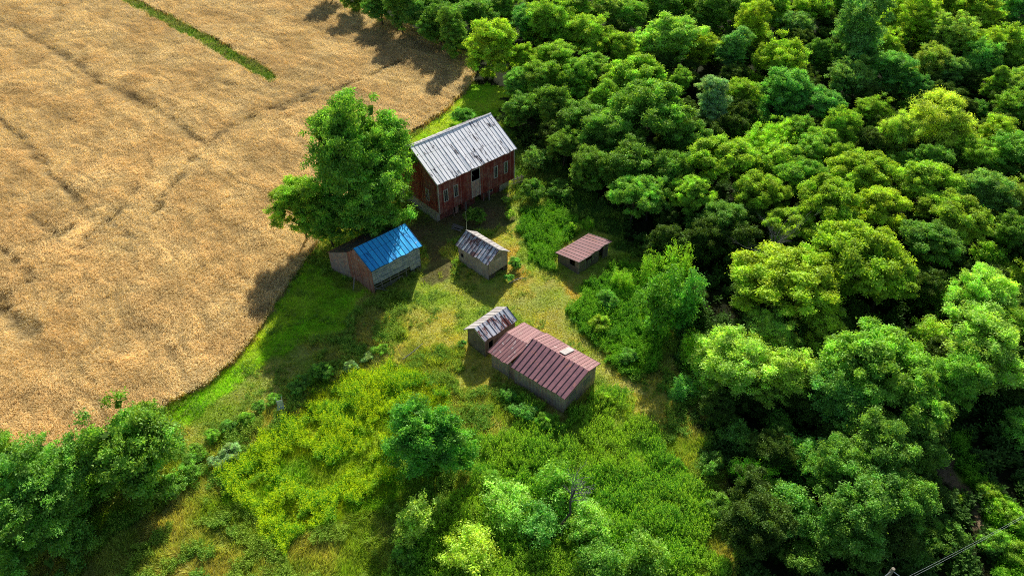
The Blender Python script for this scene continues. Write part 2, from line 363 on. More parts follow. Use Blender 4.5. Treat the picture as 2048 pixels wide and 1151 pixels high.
def crown_mesh(name, kind, Rn, leafL, n, seed):
    rg = np.random.default_rng(seed); C = clumps_for(kind, Rn, rg)
    nc = len(C); sp_per = 9
    wts = C[:, 3]**2; wts /= wts.sum()
    ns = nc*sp_per; ci = rg.choice(nc, ns, p=wts)
    d = rg.normal(size=(ns, 3)); d[:, 2] += .35; d = nrm(d)
    rad = C[ci, 3]*rg.uniform(.55, 1.12, ns)
    S = C[ci, :3]+d*rad[:, None]*np.array([1, 1, .72 if kind != 'feather' else 1.4])
    # drop sprays deep inside other clumps would cost time: keep them, they hide the trunk
    si = rg.integers(0, ns, n)
    sig = {2.0: .12, 4.3: .20, 8.0: .24}[Rn]
    J = rg.normal(size=(n, 3))*sig*np.array([1.15, 1.15, .55]); P = S[si]+J
    if kind == 'weep': P[:, 2] -= np.abs(rg.normal(size=n))*Rn*.10
    N = nrm(d[si]*.55+np.array([0, 0, .55])+rg.normal(size=(n, 3))*.62)
    T = rg.normal(size=(n, 3))*.6+nrm(J)*1.1; T[:, 2] -= .35 if kind not in ('feather',) else -1.6
    if kind == 'weep': T[:, 2] -= 1.4
    T = T-N*np.sum(T*N, 1, keepdims=True); T = nrm(T); B = np.cross(N, T)
    L = leafL*rg.uniform(.6, 1.35, n)[:, None]; Wd = L*(.52 if kind not in ('weep', 'feather') else .32)
    V = np.stack([P-T*L*.5, P+B*Wd*.5+N*L*.06, P+T*L*.5-N*L*.10, P-B*Wd*.5+N*L*.06], 1)
    cb = rg.uniform(.78, 1.22, nc)[ci[si]]; sb = rg.uniform(.6, 1.35, ns)[si]; lb = rg.uniform(.78, 1.24, n)
    b = (cb*sb*lb)[:, None]; hue = rg.uniform(-.1, .1, nc)[ci[si]]+rg.uniform(-.09, .09, n)
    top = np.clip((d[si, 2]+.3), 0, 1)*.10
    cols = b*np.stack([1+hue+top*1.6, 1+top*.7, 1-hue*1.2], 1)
    # big inner quads added as occluders, the crown's inner shade painted into their colour
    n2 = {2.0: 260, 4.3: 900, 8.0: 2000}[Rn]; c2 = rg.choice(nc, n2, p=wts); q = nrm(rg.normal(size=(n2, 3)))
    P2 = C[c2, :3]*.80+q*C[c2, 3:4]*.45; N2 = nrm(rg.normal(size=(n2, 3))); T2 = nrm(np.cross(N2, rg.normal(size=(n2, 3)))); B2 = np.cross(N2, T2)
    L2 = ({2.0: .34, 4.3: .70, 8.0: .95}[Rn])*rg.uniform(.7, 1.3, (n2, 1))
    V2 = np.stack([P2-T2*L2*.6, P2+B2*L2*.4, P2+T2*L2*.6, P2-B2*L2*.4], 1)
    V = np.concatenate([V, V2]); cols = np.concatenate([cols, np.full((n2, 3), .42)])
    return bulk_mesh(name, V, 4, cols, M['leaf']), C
def trunk_mesh(name, C, hc, Rn, seed, r0):
    rg = np.random.default_rng(seed+50); mb = MB(); lean = rg.uniform(-.04, .04, 2)*hc
    top = np.array([lean[0], lean[1], hc-.1*Rn]); n = 7
    pts = [np.array([lean[0]*t*t, lean[1]*t*t, -.3+(top[2]+.3)*t]) for t in np.linspace(0, 1, n)]
    for p in pts[1:-1]: p[:2] += rg.uniform(-.12, .12, 2)
    mb.tube(pts, [r0*(1.35 if i == 0 else 1-.6*i/(n-1)) for i in range(n)], 7)
    idx = rg.choice(len(C), min(11, len(C)), replace=False)
    for i in idx:
        c = C[i, :3]+np.array([0, 0, hc]); t = rg.uniform(.45, .9); a = pts[0]+(pts[-1]-pts[0])*t
        m = (a+c)/2+np.array([0, 0, -.08*Rn]); q = (a*.2+c*.8)
        mb.tube([a, m, q, c], [r0*.42, r0*.28, r0*.16, r0*.05], 5)
    return mb.mesh(name, M['bark'])
VAR = {}
def variant(kind, size):
    key = (kind, size)
    if key not in VAR:
        Rn = {'S': 2.0, 'M': 4.3, 'L': 8.0}[size]
        leaf = {'S': .17, 'M': .23, 'L': .27}[size]; n = {'S': 10000, 'M': 56000, 'L': 140000}[size]
        hc = {'S': 1.2, 'M': 5.6, 'L': 8.0}[size]
        if kind == 'tall': hc += 1.0
        if kind == 'feather': hc = {'S': 1.6, 'M': 3.6, 'L': 8}[size]
        if kind == 'shrub' and size == 'M': hc = 2.0
        nv = {'S': 4, 'M': 3 if kind in ('round', 'spread') else 2, 'L': 2}[size]
        out = []
        for k in range(nv):
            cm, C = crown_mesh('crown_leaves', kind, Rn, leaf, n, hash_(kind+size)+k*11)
            tm = trunk_mesh('trunk_wood', C, hc, Rn, k*7+hash_(kind), {'S': .05, 'M': .20, 'L': .36}[size])
            out.append((cm, tm))
        VAR[key] = (Rn, hc, out)
    return VAR[key]
def hash_(s): return sum(ord(c)*(i+3) for i, c in enumerate(s))
COLS = {  # leaf colour of each kind of tree, as base colour
 'Y': (.47, .72, .070), 'YO': (.52, .78, .07), 'YG': (.42, .71, .080), 'G': (.31, .62, .09), 'BG': (.25, .60, .13),
 'B': (.29, .60, .16), 'S': (.44, .68, .32), 'L': (.54, .88, .16), 'LY': (.62, .88, .13), 'D': (.22, .46, .070),
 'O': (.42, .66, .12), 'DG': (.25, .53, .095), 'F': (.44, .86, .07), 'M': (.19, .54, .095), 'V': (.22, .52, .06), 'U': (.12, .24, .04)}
CW = {'Y': 'yellow-green', 'YO': 'golden green', 'YG': 'bright green', 'G': 'mid green', 'BG': 'fresh green', 'B': 'blue-green', 'S': 'silvery green',
      'L': 'pale green', 'LY': 'pale yellow-green', 'D': 'dark green', 'O': 'olive green', 'DG': 'deep green', 'F': 'vivid lime green', 'M': 'blue-green', 'V': 'green', 'U': 'dark green'}
TREES = []
def place_tree(cx, cy, rpx, col, kind='round', label=None, name=None, cat='tree', group=None, size=None, hcadd=0.0, zs=1.0, where=None):
    P = at(cx, cy, 6)
    for _ in range(4):
        Rw = rpx*depth_of(P)/FPX*.93
        sz = size or ('S' if Rw < 2.9 else 'M' if Rw < 6.3 else 'L')
        if kind in ('cone', 'weep', 'tall', 'feather') and sz == 'L': sz = 'M'
        if kind == 'shrub' and sz == 'L': sz = 'M'
        Rn, hcn, vs = variant(kind, sz); s = Rw/Rn; hc = hcn*(s*.75+.25 if kind not in ('shrub', 'feather') else s*zs)+hcadd
        P = at(cx, cy, hc)
    k = random.randrange(len(vs)); cm, tm = vs[k]
    tree = empty(name or ('shrub' if kind in ('shrub',) else 'tree'), (P[0], P[1], 0), random.random()*6.283)
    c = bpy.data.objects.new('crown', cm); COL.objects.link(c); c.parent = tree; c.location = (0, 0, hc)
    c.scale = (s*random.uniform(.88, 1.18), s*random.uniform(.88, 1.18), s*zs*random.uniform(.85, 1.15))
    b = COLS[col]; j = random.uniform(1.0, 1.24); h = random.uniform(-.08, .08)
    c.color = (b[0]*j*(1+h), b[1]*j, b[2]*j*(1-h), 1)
    t = bpy.data.objects.new('trunk' if kind != 'shrub' else 'stem', tm); COL.objects.link(t); t.parent = tree
    t.scale = (s, s, hc/hcn)
    tag(tree, label, cat, group)
    TREES.append(dict(o=tree, cx=cx, cy=cy, r=rpx, col=col, kind=kind, label=label, where=where, R=Rw))
    return tree

# ------------------------------------------------------------------ ground plan (all outlines surveyed on the ground, metres)
def poly(pts, z=0.0): return np.array([at(x, y, z)[:2] for x, y in pts])
def inside(pg, X, Y):
    c = np.zeros(X.shape, bool); n = len(pg); j = n-1
    for i in range(n):
        xi, yi = pg[i]; xj, yj = pg[j]
        m = ((yi > Y) != (yj > Y)) & (X < (xj-xi)*(Y-yi)/((yj-yi) if abs(yj-yi) > 1e-9 else 1e-9)+xi)
        c ^= m; j = i
    return c
def dist_line(pl, X, Y):
    d = np.full(X.shape, 1e9)
    for (ax, ay), (bx, by) in zip(pl[:-1], pl[1:]):
        dx, dy = bx-ax, by-ay; t = np.clip(((X-ax)*dx+(Y-ay)*dy)/(dx*dx+dy*dy), 0, 1)
        d = np.minimum(d, np.hypot(X-ax-t*dx, Y-ay-t*dy))
    return d
FIELD = poly([(-420, -150), (560, -150), (600, -60), (640, -20), (690, 12), (760, 34), (830, 62), (880, 88), (930, 112), (952, 150), (942, 172), (900, 217), (862, 247),
              (828, 265), (780, 310), (700, 400), (650, 470), (606, 530), (566, 590), (524, 655), (472, 722), (420, 768), (345, 806), (300, 832), (180, 888), (60, 910), (-420, 960)])
STRIP = poly([(205, -14), (300, 34), (400, 88), (480, 134), (540, 168), (562, 164), (520, 132), (430, 82), (330, 32), (250, -6), (232, -14)])
REG = [  # name, outline: later ones win
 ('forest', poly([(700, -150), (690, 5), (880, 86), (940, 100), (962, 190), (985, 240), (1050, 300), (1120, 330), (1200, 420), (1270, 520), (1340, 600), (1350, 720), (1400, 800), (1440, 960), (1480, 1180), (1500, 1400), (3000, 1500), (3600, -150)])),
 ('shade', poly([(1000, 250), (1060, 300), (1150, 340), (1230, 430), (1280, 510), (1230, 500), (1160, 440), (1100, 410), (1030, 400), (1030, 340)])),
 ('lime', poly([(985, 165), (945, 168), (900, 215), (862, 245), (826, 265), (800, 300), (870, 290), (930, 250), (1000, 225), (1010, 180)])),
 ('lime', poly([(606, 530), (566, 590), (524, 655), (472, 722), (420, 768), (340, 808), (345, 838), (430, 815), (500, 770), (560, 720), (620, 690), (700, 640), (740, 590), (640, 540)])),
 ('mown', poly([(560, 722), (470, 770), (360, 850), (330, 900), (430, 880), (500, 830), (560, 790), (640, 730), (620, 690)])),
 ('yard', poly([(840, 560), (930, 540), (1010, 440), (1040, 410), (1110, 390), (1160, 430), (1240, 500), (1220, 560), (1170, 600), (1165, 650), (1200, 700), (1300, 770), (1350, 860), (1260, 850), (1190, 790), (1000, 770), (930, 780), (870, 760), (800, 700), (800, 620)])),
 ('gold', poly([(1010, 470), (1060, 540), (1110, 560), (1160, 590), (1150, 650), (1120, 650), (1080, 620), (1030, 590), (1015, 540), (980, 480)])),
 ('path', poly([(1090, 560), (1140, 600), (1160, 680), (1210, 720), (1290, 770), (1290, 800), (1240, 770), (1180, 715), (1120, 660), (1050, 640), (1010, 610), (870, 580), (880, 560), (1000, 600), (1060, 600)])),
 ('tangle', poly([(740, 690), (820, 690), (900, 680), (930, 790), (1000, 850), (960, 900), (900, 860), (860, 790), (800, 740), (740, 730)])),
 ('leafy', poly([(1030, 430), (1060, 420), (1120, 400), (1180, 460), (1120, 500), (1100, 540), (1060, 500), (1030, 470)])),
 ('leafy', poly([(1150, 620), (1200, 560), (1260, 520), (1330, 560), (1330, 720), (1290, 750), (1230, 720), (1170, 670)])),
 ('goldenrod', poly([(438, 960), (520, 880), (560, 840), (620, 800), (700, 748), (790, 726), (850, 752), (905, 800), (890, 850), (800, 930), (780, 980), (660, 1060), (590, 1090), (540, 1080), (480, 1020)])),
 ('weeds', poly([(930, 860), (1000, 850), (1050, 800), (1120, 830), (1190, 790), (1230, 760), (1290, 830), (1330, 880), (1400, 960), (1430, 1050), (1440, 1200), (1440, 1300), (700, 1300), (800, 1100), (900, 1000), (960, 940)])),
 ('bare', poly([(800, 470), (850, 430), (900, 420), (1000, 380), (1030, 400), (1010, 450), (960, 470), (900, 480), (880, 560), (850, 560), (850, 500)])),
 ('dirt', poly([(1870, 880), (1895, 885), (1960, 1010), (1990, 1060), (1960, 1060), (1920, 980)])),
 ('leafy', poly([(1880, 870), (1920, 880), (2000, 990), (2120, 1090), (2200, 1300), (1960, 1300), (1990, 1180), (1960, 1070), (1990, 1060), (1960, 1000)])),
]
RN = ['olive', 'forest', 'shade', 'lime', 'mown', 'yard', 'gold', 'path', 'tangle', 'leafy', 'goldenrod', 'weeds', 'bare', 'dirt', 'wheat', 'strip']
RC = {  # two base colours that mingle in patches, blade height, blades per square metre
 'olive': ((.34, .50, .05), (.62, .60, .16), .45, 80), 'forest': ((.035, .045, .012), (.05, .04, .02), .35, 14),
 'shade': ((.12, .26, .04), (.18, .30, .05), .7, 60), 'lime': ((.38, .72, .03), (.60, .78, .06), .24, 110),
 'mown': ((.38, .54, .07), (.62, .62, .17), .18, 110), 'yard': ((.42, .60, .07), (.68, .64, .13), .15, 130),
 'gold': ((.70, .56, .12), (.56, .62, .09), .16, 130), 'path': ((.46, .58, .10), (.60, .58, .15), .15, 130),
 'tangle': ((.75, .70, .30), (.44, .54, .08), .55, 90), 'leafy': ((.20, .50, .03), (.30, .58, .03), .5, 50),
 'goldenrod': ((.26, .50, .025), (.46, .56, .025), .5, 40), 'weeds': ((.32, .58, .06), (.52, .66, .09), .5, 45),
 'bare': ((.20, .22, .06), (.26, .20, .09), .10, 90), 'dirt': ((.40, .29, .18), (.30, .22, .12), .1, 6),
 'wheat': ((.96, .75, .39), (.86, .63, .30), .85, 100), 'strip': ((.30, .56, .03), (.40, .50, .10), .45, 80)}
def region(X, Y):
    """region number for every point, with ragged borders"""
    jx = X+(fbm(X, Y, 2.6, 4, 4)-.5)*5.0; jy = Y+(fbm(X, Y, 2.6, 4, 9)-.5)*5.0
    r = np.zeros(X.shape, int)
    for nm, pg in REG: r[inside(pg, jx, jy)] = RN.index(nm)
    f = inside(FIELD, X+(jx-X)*.28, Y+(jy-Y)*.28); r[f] = RN.index('wheat')
    r[inside(STRIP, X+(jx-X)*.35, Y+(jy-Y)*.35)] = RN.index('strip'); return r
C1 = np.array([RC[k][0] for k in RN]); C2 = np.array([RC[k][1] for k in RN])
HT = np.array([RC[k][2] for k in RN]); DN = np.array([RC[k][3] for k in RN], float)
TRAM = [poly(p, .8) for p in (
    [(-60, 10), (0, 40), (100, 92), (200, 162), (330, 222), (405, 285)],
    [(660, 170), (560, 208), (480, 242), (420, 278), (350, 355), (300, 425)],
    [(0, 240), (60, 292), (130, 372), (200, 432), (262, 475)],
    [(800, 120), (700, 165), (560, 215)], [(455, 165), (545, 190)], [(270, 380), (225, 430), (150, 500)],
    [(0, 590), (30, 635), (70, 660)], [(70, 430), (120, 470), (135, 450)], [(-20, 480), (40, 530), (60, 560)])]
TRAMW = [.75, .6, .6, .5, .6, .5, 1.1, .6, .6]
def wheat_dip(X, Y):
    jx = X+(fbm(X, Y, 1.8, 3, 2)-.5)*1.5; jy = Y+(fbm(X, Y, 1.8, 3, 6)-.5)*1.5
    d = np.zeros(X.shape)
    brk = np.clip((fbm(X, Y, 1.6, 4, 31)-.34)*3.6, 0.05, .9)
    wv = .55+1.1*fbm(X, Y, 6, 3, 47)
    for k, (pl, wd) in enumerate(zip(TRAM, TRAMW)): d = np.maximum(d, np.exp(-(dist_line(pl, jx, jy)/(wd*wv))**2)*(np.maximum(brk, .45) if k == 0 else brk))
    # lodged hollows: stretched streaks, deeper toward the near left
    ca, sa = math.cos(R(38)), math.sin(R(38)); u = X*ca+Y*sa; v = -X*sa+Y*ca
    ang = fbm(X, Y, 22, 2, 12)*3.0; uu = u*np.cos(ang)+v*np.sin(ang); vv = -u*np.sin(ang)+v*np.cos(ang)
    st = fbm(uu*.45, vv, 1.9, 4, 21)
    s2 = np.clip((st-.60)*5, 0, 1)
    bl = np.clip((fbm(X, Y, 3.2, 4, 41)-.62)*6, 0, 1)
    return np.clip(d+.30*s2+.22*bl, 0, 1)

# ground sheet: fine in the middle, stretched out to the horizon
def axis(lo, hi, st, far):
    a = np.arange(lo, hi, st); out = []; s = st; x = hi
    while x < far: out.append(x); s *= 1.35; x += s
    out.append(far); neg = []; s = st; x = lo
    while x > -far: s *= 1.35; x -= s; neg.append(max(x, -far))
    return np.concatenate([np.array(sorted(set(neg))), a, np.array(out)])
gx = axis(-130, 130, .62, 5000.0); gy = axis(20, 195, .62, 5000.0)
GX, GY = np.meshgrid(gx, gy)
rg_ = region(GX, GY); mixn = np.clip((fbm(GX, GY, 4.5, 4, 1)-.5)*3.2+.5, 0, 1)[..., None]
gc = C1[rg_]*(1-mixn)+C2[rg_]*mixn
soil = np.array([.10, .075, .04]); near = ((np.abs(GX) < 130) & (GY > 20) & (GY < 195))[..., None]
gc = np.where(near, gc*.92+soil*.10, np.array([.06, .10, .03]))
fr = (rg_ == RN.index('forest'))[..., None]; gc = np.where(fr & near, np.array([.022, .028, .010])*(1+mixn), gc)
GZ = (fbm(GX, GY, 2.2, 3, 5)-.5)*.16; GZ = np.where(near[..., 0], GZ, -.1)
def grid_mesh(name, X, Y, Z, C, mat, keep=None):
    ny, nx = X.shape; idx = np.arange(nx*ny).reshape(ny, nx)
    q = np.stack([idx[:-1, :-1], idx[:-1, 1:], idx[1:, 1:], idx[1:, :-1]], -1).reshape(-1, 4)
    if keep is not None: q = q[keep[q].all(1)]
    me = bpy.data.meshes.new(name); me.vertices.add(nx*ny)
    me.vertices.foreach_set('co', np.stack([X, Y, Z], -1).astype(np.float32).ravel())
    me.loops.add(q.size); me.loops.foreach_set('vertex_index', q.astype(np.int32).ravel())
    me.polygons.add(len(q)); me.polygons.foreach_set('loop_start', np.arange(0, q.size, 4, dtype=np.int32))
    me.polygons.foreach_set('loop_total', np.full(len(q), 4, dtype=np.int32))
    me.polygons.foreach_set('use_smooth', np.ones(len(q), bool))
    c4 = np.ones((nx*ny, 4), np.float32); c4[:, :3] = C.reshape(-1, 3)
    a = me.color_attributes.new('Col', 'FLOAT_COLOR', 'POINT'); a.data.foreach_set('color', c4.ravel())
    me.materials.append(mat); me.update(calc_edges=True); return me
def sheet_mat(name, sc, lo, hi, bump, dist):
    m, n, l = newmat(name); att = node(n, 'ShaderNodeAttribute', attribute_name='Col'); tc = n.new('ShaderNodeTexCoord')
    a = node(n, 'ShaderNodeTexNoise', i_Scale=sc, i_Detail=8.0, i_Roughness=.7); l.new(tc.outputs['Object'], a.inputs[0])
    c = mixc(n, l, 1.0, att.outputs['Color'], ramp(n, l, a.outputs[0], [(.3, g(lo)), (.7, g(hi))]), 'MULTIPLY')
    bs = node(n, 'ShaderNodeBsdfPrincipled', i_Roughness=.95); bs.inputs['Specular IOR Level'].default_value = .1; l.new(c, bs.inputs['Base Color'])
    bp = node(n, 'ShaderNodeBump', i_Strength=bump, i_Distance=dist); l.new(a.outputs[0], bp.inputs['Height']); l.new(bp.outputs[0], bs.inputs['Normal'])
    o = n.new('ShaderNodeOutputMaterial'); l.new(bs.outputs[0], o.inputs[0]); return m
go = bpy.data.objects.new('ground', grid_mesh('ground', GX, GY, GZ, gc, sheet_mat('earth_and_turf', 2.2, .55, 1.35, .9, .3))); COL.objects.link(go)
tag(go, kind='structure')

# wheat: a matted bed of straw plus standing stalks, one stuff object
def frame_pts(n, ymin, ymax, xmax_k=.80, dens_pow=1.0):
    """random points in the seen wedge of ground, thinner with distance"""
    u = RNG.random(n); y = ymin*(ymax/ymin)**u if dens_pow == 2 else (ymin**.35+(ymax**.35-ymin**.35)*u)**(1/.35)
    hw = (np.hypot(y, CAM_H)*.745+4); x = RNG.uniform(-1, 1, n)*hw; return x, y
def blades(X, Y, H, W, lean, C, tipc, per=1):
    """one triangle each"""
    n = len(X); a = RNG.uniform(0, 6.283, n); z0 = np.zeros(n)
    bx = np.cos(a)*W*.5; by = np.sin(a)*W*.5
    A = np.stack([X-bx, Y-by, z0], 1); B = np.stack([X+bx, Y+by, z0], 1)
    T = np.stack([X+lean[:, 0], Y+lean[:, 1], H], 1)
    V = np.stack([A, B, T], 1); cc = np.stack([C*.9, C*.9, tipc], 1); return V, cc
# straw bed
_a = np.array(at(0, 40)[:2]); _b = np.array(at(405, 285)[:2]); SWD = (_b-_a)/np.linalg.norm(_b-_a)
def swath(X, Y):
    jx = X+(fbm(X, Y, 9, 3, 81)-.5)*7; jy = Y+(fbm(X, Y, 9, 3, 85)-.5)*7
    u = jx*SWD[0]+jy*SWD[1]; v = -jx*SWD[1]+jy*SWD[0]
    a = fbm(u*.10, v, 2.6, 4, 111); b = fbm(u*.22, v, .8, 3, 121)
    c = fbm(u*.5, v, .35, 2, 131)
    return np.clip(.56+(a-.5)*1.1+(b-.5)*1.6+(c-.5)*.8, 0, 1)
keep = (rg_ == RN.index('wheat')) & near[..., 0]
dip = wheat_dip(GX, GY)
u_ = GX*.79+GY*.61; v_ = -GX*.61+GY*.79
comb = fbm(u_*.35, v_, 1.1, 4, 51)
WZ = .66+(fbm(GX, GY, 7, 3, 8)-.5)*.16+(comb-.5)*.16-.50*dip+(fbm(GX, GY, .9, 2, 77)-.5)*.08
wc = C1[14][None, None]*(1-mixn)+C2[14][None, None]*mixn
sw_ = swath(GX, GY); WZ = np.where(keep, WZ+(sw_-.5)*.20, WZ); wc = wc*(.46+.20*comb[..., None]+.28*sw_[..., None])*(1-.60*dip[..., None]); wc = wc*np.array([1, .93, .82])
strawbed = grid_mesh('wheat_bed', GX, GY, WZ, wc, sheet_mat('straw_mat', 7.0, .45, 1.25, 1.0, .25), keep.ravel())
wf = bpy.data.objects.new('wheat_field', strawbed); COL.objects.link(wf)
tag(wf, 'ripe golden wheat field with wheel tracks and wind-flattened patches beside the farmyard', 'wheat field', kind='stuff')
x, y = frame_pts(1900000, 34, 190)
m = (x < 18) & inside(FIELD, x, y) & (region(x, y) == RN.index('wheat')); x, y = x[m], y[m]
dp = wheat_dip(x, y); kp = RNG.random(len(x)) > dp*.75; x, y, dp = x[kp], y[kp], dp[kp]
la = fbm(x, y, 14, 3, 61)*9.0; ls = .12+.42*fbm(x, y, 5, 3, 66)
H = (.88+(swath(x, y)-.5)*.20+(fbm(x, y, 7, 3, 8)-.5)*.16+RNG.normal(size=len(x))*.08)*(1-.5*dp)
ln = np.stack([np.cos(la)*ls, np.sin(la)*ls], 1)+RNG.normal(size=(len(x), 2))*.13
mm = np.clip((fbm(x, y, 4.5, 4, 1)-.5)*3.2+.5, 0, 1)[:, None]; cc = (C1[14]*(1-mm)+C2[14]*mm)
sh = fbm(x*.79*.35+y*.61*.35, -x*.61+y*.79, 1.1, 4, 51)[:, None]
cc = cc*(.74+.24*sh+.46*swath(x, y)[:, None])*RNG.uniform(.72, 1.25, (len(x), 1))*(1-.45*dp[:, None])
wd = (.045+y*.00045)*RNG.uniform(.6, 1.3, len(x))
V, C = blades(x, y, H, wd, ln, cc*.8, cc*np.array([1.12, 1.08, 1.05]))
# ear: a second triangle hanging over the top of each stalk
E1 = V[:, 2]; off = np.stack([ln[:, 0]*.5+RNG.normal(size=len(x))*.05, ln[:, 1]*.5+RNG.normal(size=len(x))*.05, RNG.uniform(-.10, .05, len(x))], 1)
sd_ = np.stack([-ln[:, 1], ln[:, 0], ln[:, 0]*0], 1); sd_ = nrm(sd_)*wd[:, None]*.85
EV = np.stack([E1-sd_*.5, E1+sd_*.5, E1+off*1.0], 1); EC = np.repeat((cc*1.12)[:, None], 3, 1)
st = bpy.data.objects.new('stalks', bulk_mesh('wheat_stalks', np.concatenate([V, EV]), 3, np.concatenate([C, EC]), M['wheat'])); COL.objects.link(st)
st.parent = wf; tag(st, kind='stuff')

# grass everywhere else
def near_bld(x, y): return np.zeros(x.shape, bool)
BLD = []   # footprints: (A, azimuth, x0, x1, y0, y1)
def frame_of(A, azd):
    a = R(azd); return np.array(A[:2]), np.array([math.sin(a), math.cos(a)]), np.array([-math.cos(a), math.sin(a)])
F_BARN = frame_of((-10.2, 84.1), 47.7); F_BLUE = frame_of(at(742.5, 543, 4), 47.5); F_GREY = frame_of(at(909.7, 489.7, 2.8), 134.1)
F_WHITE = frame_of(at(969.5, 684.5, 2.6), 46); F_BIG = frame_of(at(1020.5, 731.5, 2.8), 130); F_RED = frame_of(at(1157.5, 524.5, 2.4), 47)
BLD = [(F_BARN, .3, 14.5, 1.3, 11.4), (F_BLUE, 0, 7.6, .3, 8.3), (F_GREY, .3, 6, .3, 3.8), (F_WHITE, .2, 5, .2, 3.3), (F_BIG, -3.4, 7.1, .4, 6.1), (F_RED, .2, 6.3, .5, 4.0)]
def in_bld(x, y):
    c = np.zeros(x.shape, bool)
    for (A, ex, ey), x0, x1, y0, y1 in BLD:
        u = (x-A[0])*ex[0]+(y-A[1])*ex[1]; v = (x-A[0])*ey[0]+(y-A[1])*ey[1]
        c |= (u > x0) & (u < x1) & (v > y0) & (v < y1)
    return c
def stuff(name, label, cat, mesh):
    o = bpy.data.objects.new(name, mesh); COL.objects.link(o); tag(o, label, cat, kind='stuff'); return o
x, y = frame_pts(1750000, 30, 186)
r = region(x, y); dens = DN[r]/95.0
m = (r != RN.index('wheat')) & (RNG.random(len(x)) < dens) & ~in_bld(x, y) & ((np.abs(x) < 75) | (r == RN.index('strip'))) & ((r != RN.index('forest')) | (y < 130)); x, y, r = x[m], y[m], r[m]
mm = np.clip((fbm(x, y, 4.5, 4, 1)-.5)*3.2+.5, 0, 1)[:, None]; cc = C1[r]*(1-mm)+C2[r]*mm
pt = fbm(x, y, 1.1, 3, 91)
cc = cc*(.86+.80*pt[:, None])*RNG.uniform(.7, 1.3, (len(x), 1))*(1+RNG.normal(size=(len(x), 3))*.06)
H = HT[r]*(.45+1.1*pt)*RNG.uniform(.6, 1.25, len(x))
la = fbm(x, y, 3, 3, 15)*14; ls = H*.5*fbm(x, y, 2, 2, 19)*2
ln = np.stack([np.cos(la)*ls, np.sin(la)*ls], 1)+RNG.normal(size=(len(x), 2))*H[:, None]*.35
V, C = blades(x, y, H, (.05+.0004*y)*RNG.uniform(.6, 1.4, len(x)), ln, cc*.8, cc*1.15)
stuff('meadow_grass', 'rough green and straw-coloured grass covering the farmyard and the banks around it', 'grass', bulk_mesh('grass_blades', V, 3, C, M['grass']))

# tall leafy plants
def plants(name, label, cat, regs, n, h0, h1, leaf, wid, nl, c_lo, c_hi, tip, patch_s, up=.9, extra=None, pts=None, gate=.0):
    if pts is None:
        x, y = frame_pts(n, 30, 120); r = region(x, y)
        m = np.isin(r, [RN.index(k) for k in regs]) & ~in_bld(x, y)
        if extra is not None: m &= extra(x, y)
        m &= fbm(x, y, 1.6, 3, 101) > gate
        x, y = x[m], y[m]
    else: x, y = pts
    k = len(x); pn = fbm(x, y, patch_s, 3, 33); P = np.clip((pn-.5)*3.5+.5, 0, 1)[:, None]
    lump = fbm(x, y, 1.5, 3, 71); hh = (h0+(h1-h0)*RNG.random(k))*(.15+1.7*lump)
    base = (np.array(c_lo)*(1-P)+np.array(c_hi)*P)*RNG.uniform(.75, 1.25, (k, 1))
    t = np.repeat(np.linspace(.12, 1.0, nl)[None], k, 0)+RNG.uniform(-.04, .04, (k, nl))
    an = np.arange(nl)[None]*2.4+RNG.random((k, 1))*6.283; lx = RNG.normal(size=(k, 1))*.16; ly = RNG.normal(size=(k, 1))*.16
    LL = leaf*(1.15-.6*t)*RNG.uniform(.7, 1.3, (k, nl)); el = (up*t+.15)+RNG.uniform(-.25, .25, (k, nl))
    D = np.stack([np.cos(an)*np.cos(el), np.sin(an)*np.cos(el), np.sin(el)], -1)
    B = np.stack([-np.sin(an), np.cos(an), np.zeros_like(an)], -1)
    S = np.stack([x[:, None]+lx*t*hh[:, None], y[:, None]+ly*t*hh[:, None], t*hh[:, None]], -1)
    V = np.stack([S, S+D*LL[..., None]*.5+B*LL[..., None]*wid, S+D*LL[..., None], S+D*LL[..., None]*.5-B*LL[..., None]*wid], -2).reshape(-1, 4, 3)
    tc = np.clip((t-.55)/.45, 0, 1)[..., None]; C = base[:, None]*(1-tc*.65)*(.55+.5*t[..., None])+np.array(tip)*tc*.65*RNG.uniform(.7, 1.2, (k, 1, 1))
    stuff(name, label, cat, bulk_mesh(name+'_leaves', V, 4, C.reshape(-1, 3), M['grass']))
plants('goldenrod_patch', 'tall yellow-green goldenrod growing as a dense patch left of the round maple', 'weeds', ['goldenrod'], 360000, .5, 1.5, .34, .13, 9,
       (.28, .70, .04), (.50, .82, .03), (1.35, 1.35, .03), 3.0, gate=.40, extra=lambda x, y: fbm(x, y, 5, 3, 55) > .37)
plants('tall_weeds', 'waist-high leafy green weeds filling the slope below the sheds', 'weeds', ['weeds'], 260000, .6, 1.2, .36, .15, 10,
       (.24, .62, .06), (.44, .72, .065), (.62, .95, .12), 5.0, up=1.1, gate=.33)
plants('leafy_undergrowth', 'fresh green leafy undergrowth beside the lean-to and the track', 'undergrowth', ['leafy'], 340000, .4, 1.15, .34, .26, 9,
       (.14, .46, .03), (.26, .60, .03), (.40, .78, .05), 3.0, up=.7, gate=.32)
plants('ditch_weeds', 'coarse broad-leaved weeds scattered through the rough grass', 'weeds', ['olive', 'tangle', 'shade', 'strip'], 330000, .25, .8, .30, .2, 7,
       (.22, .52, .06), (.40, .60, .06), (.55, .75, .12), 3.0, up=.7, gate=.52)
plants('yard_weeds', 'low scattered weeds dotted through the short dry yard grass', 'weeds', ['yard', 'gold', 'mown', 'lime'], 200000, .12, .4, .22, .2, 6,
       (.24, .50, .05), (.42, .56, .07), (.50, .66, .12), 3.0, up=.6, gate=.60)
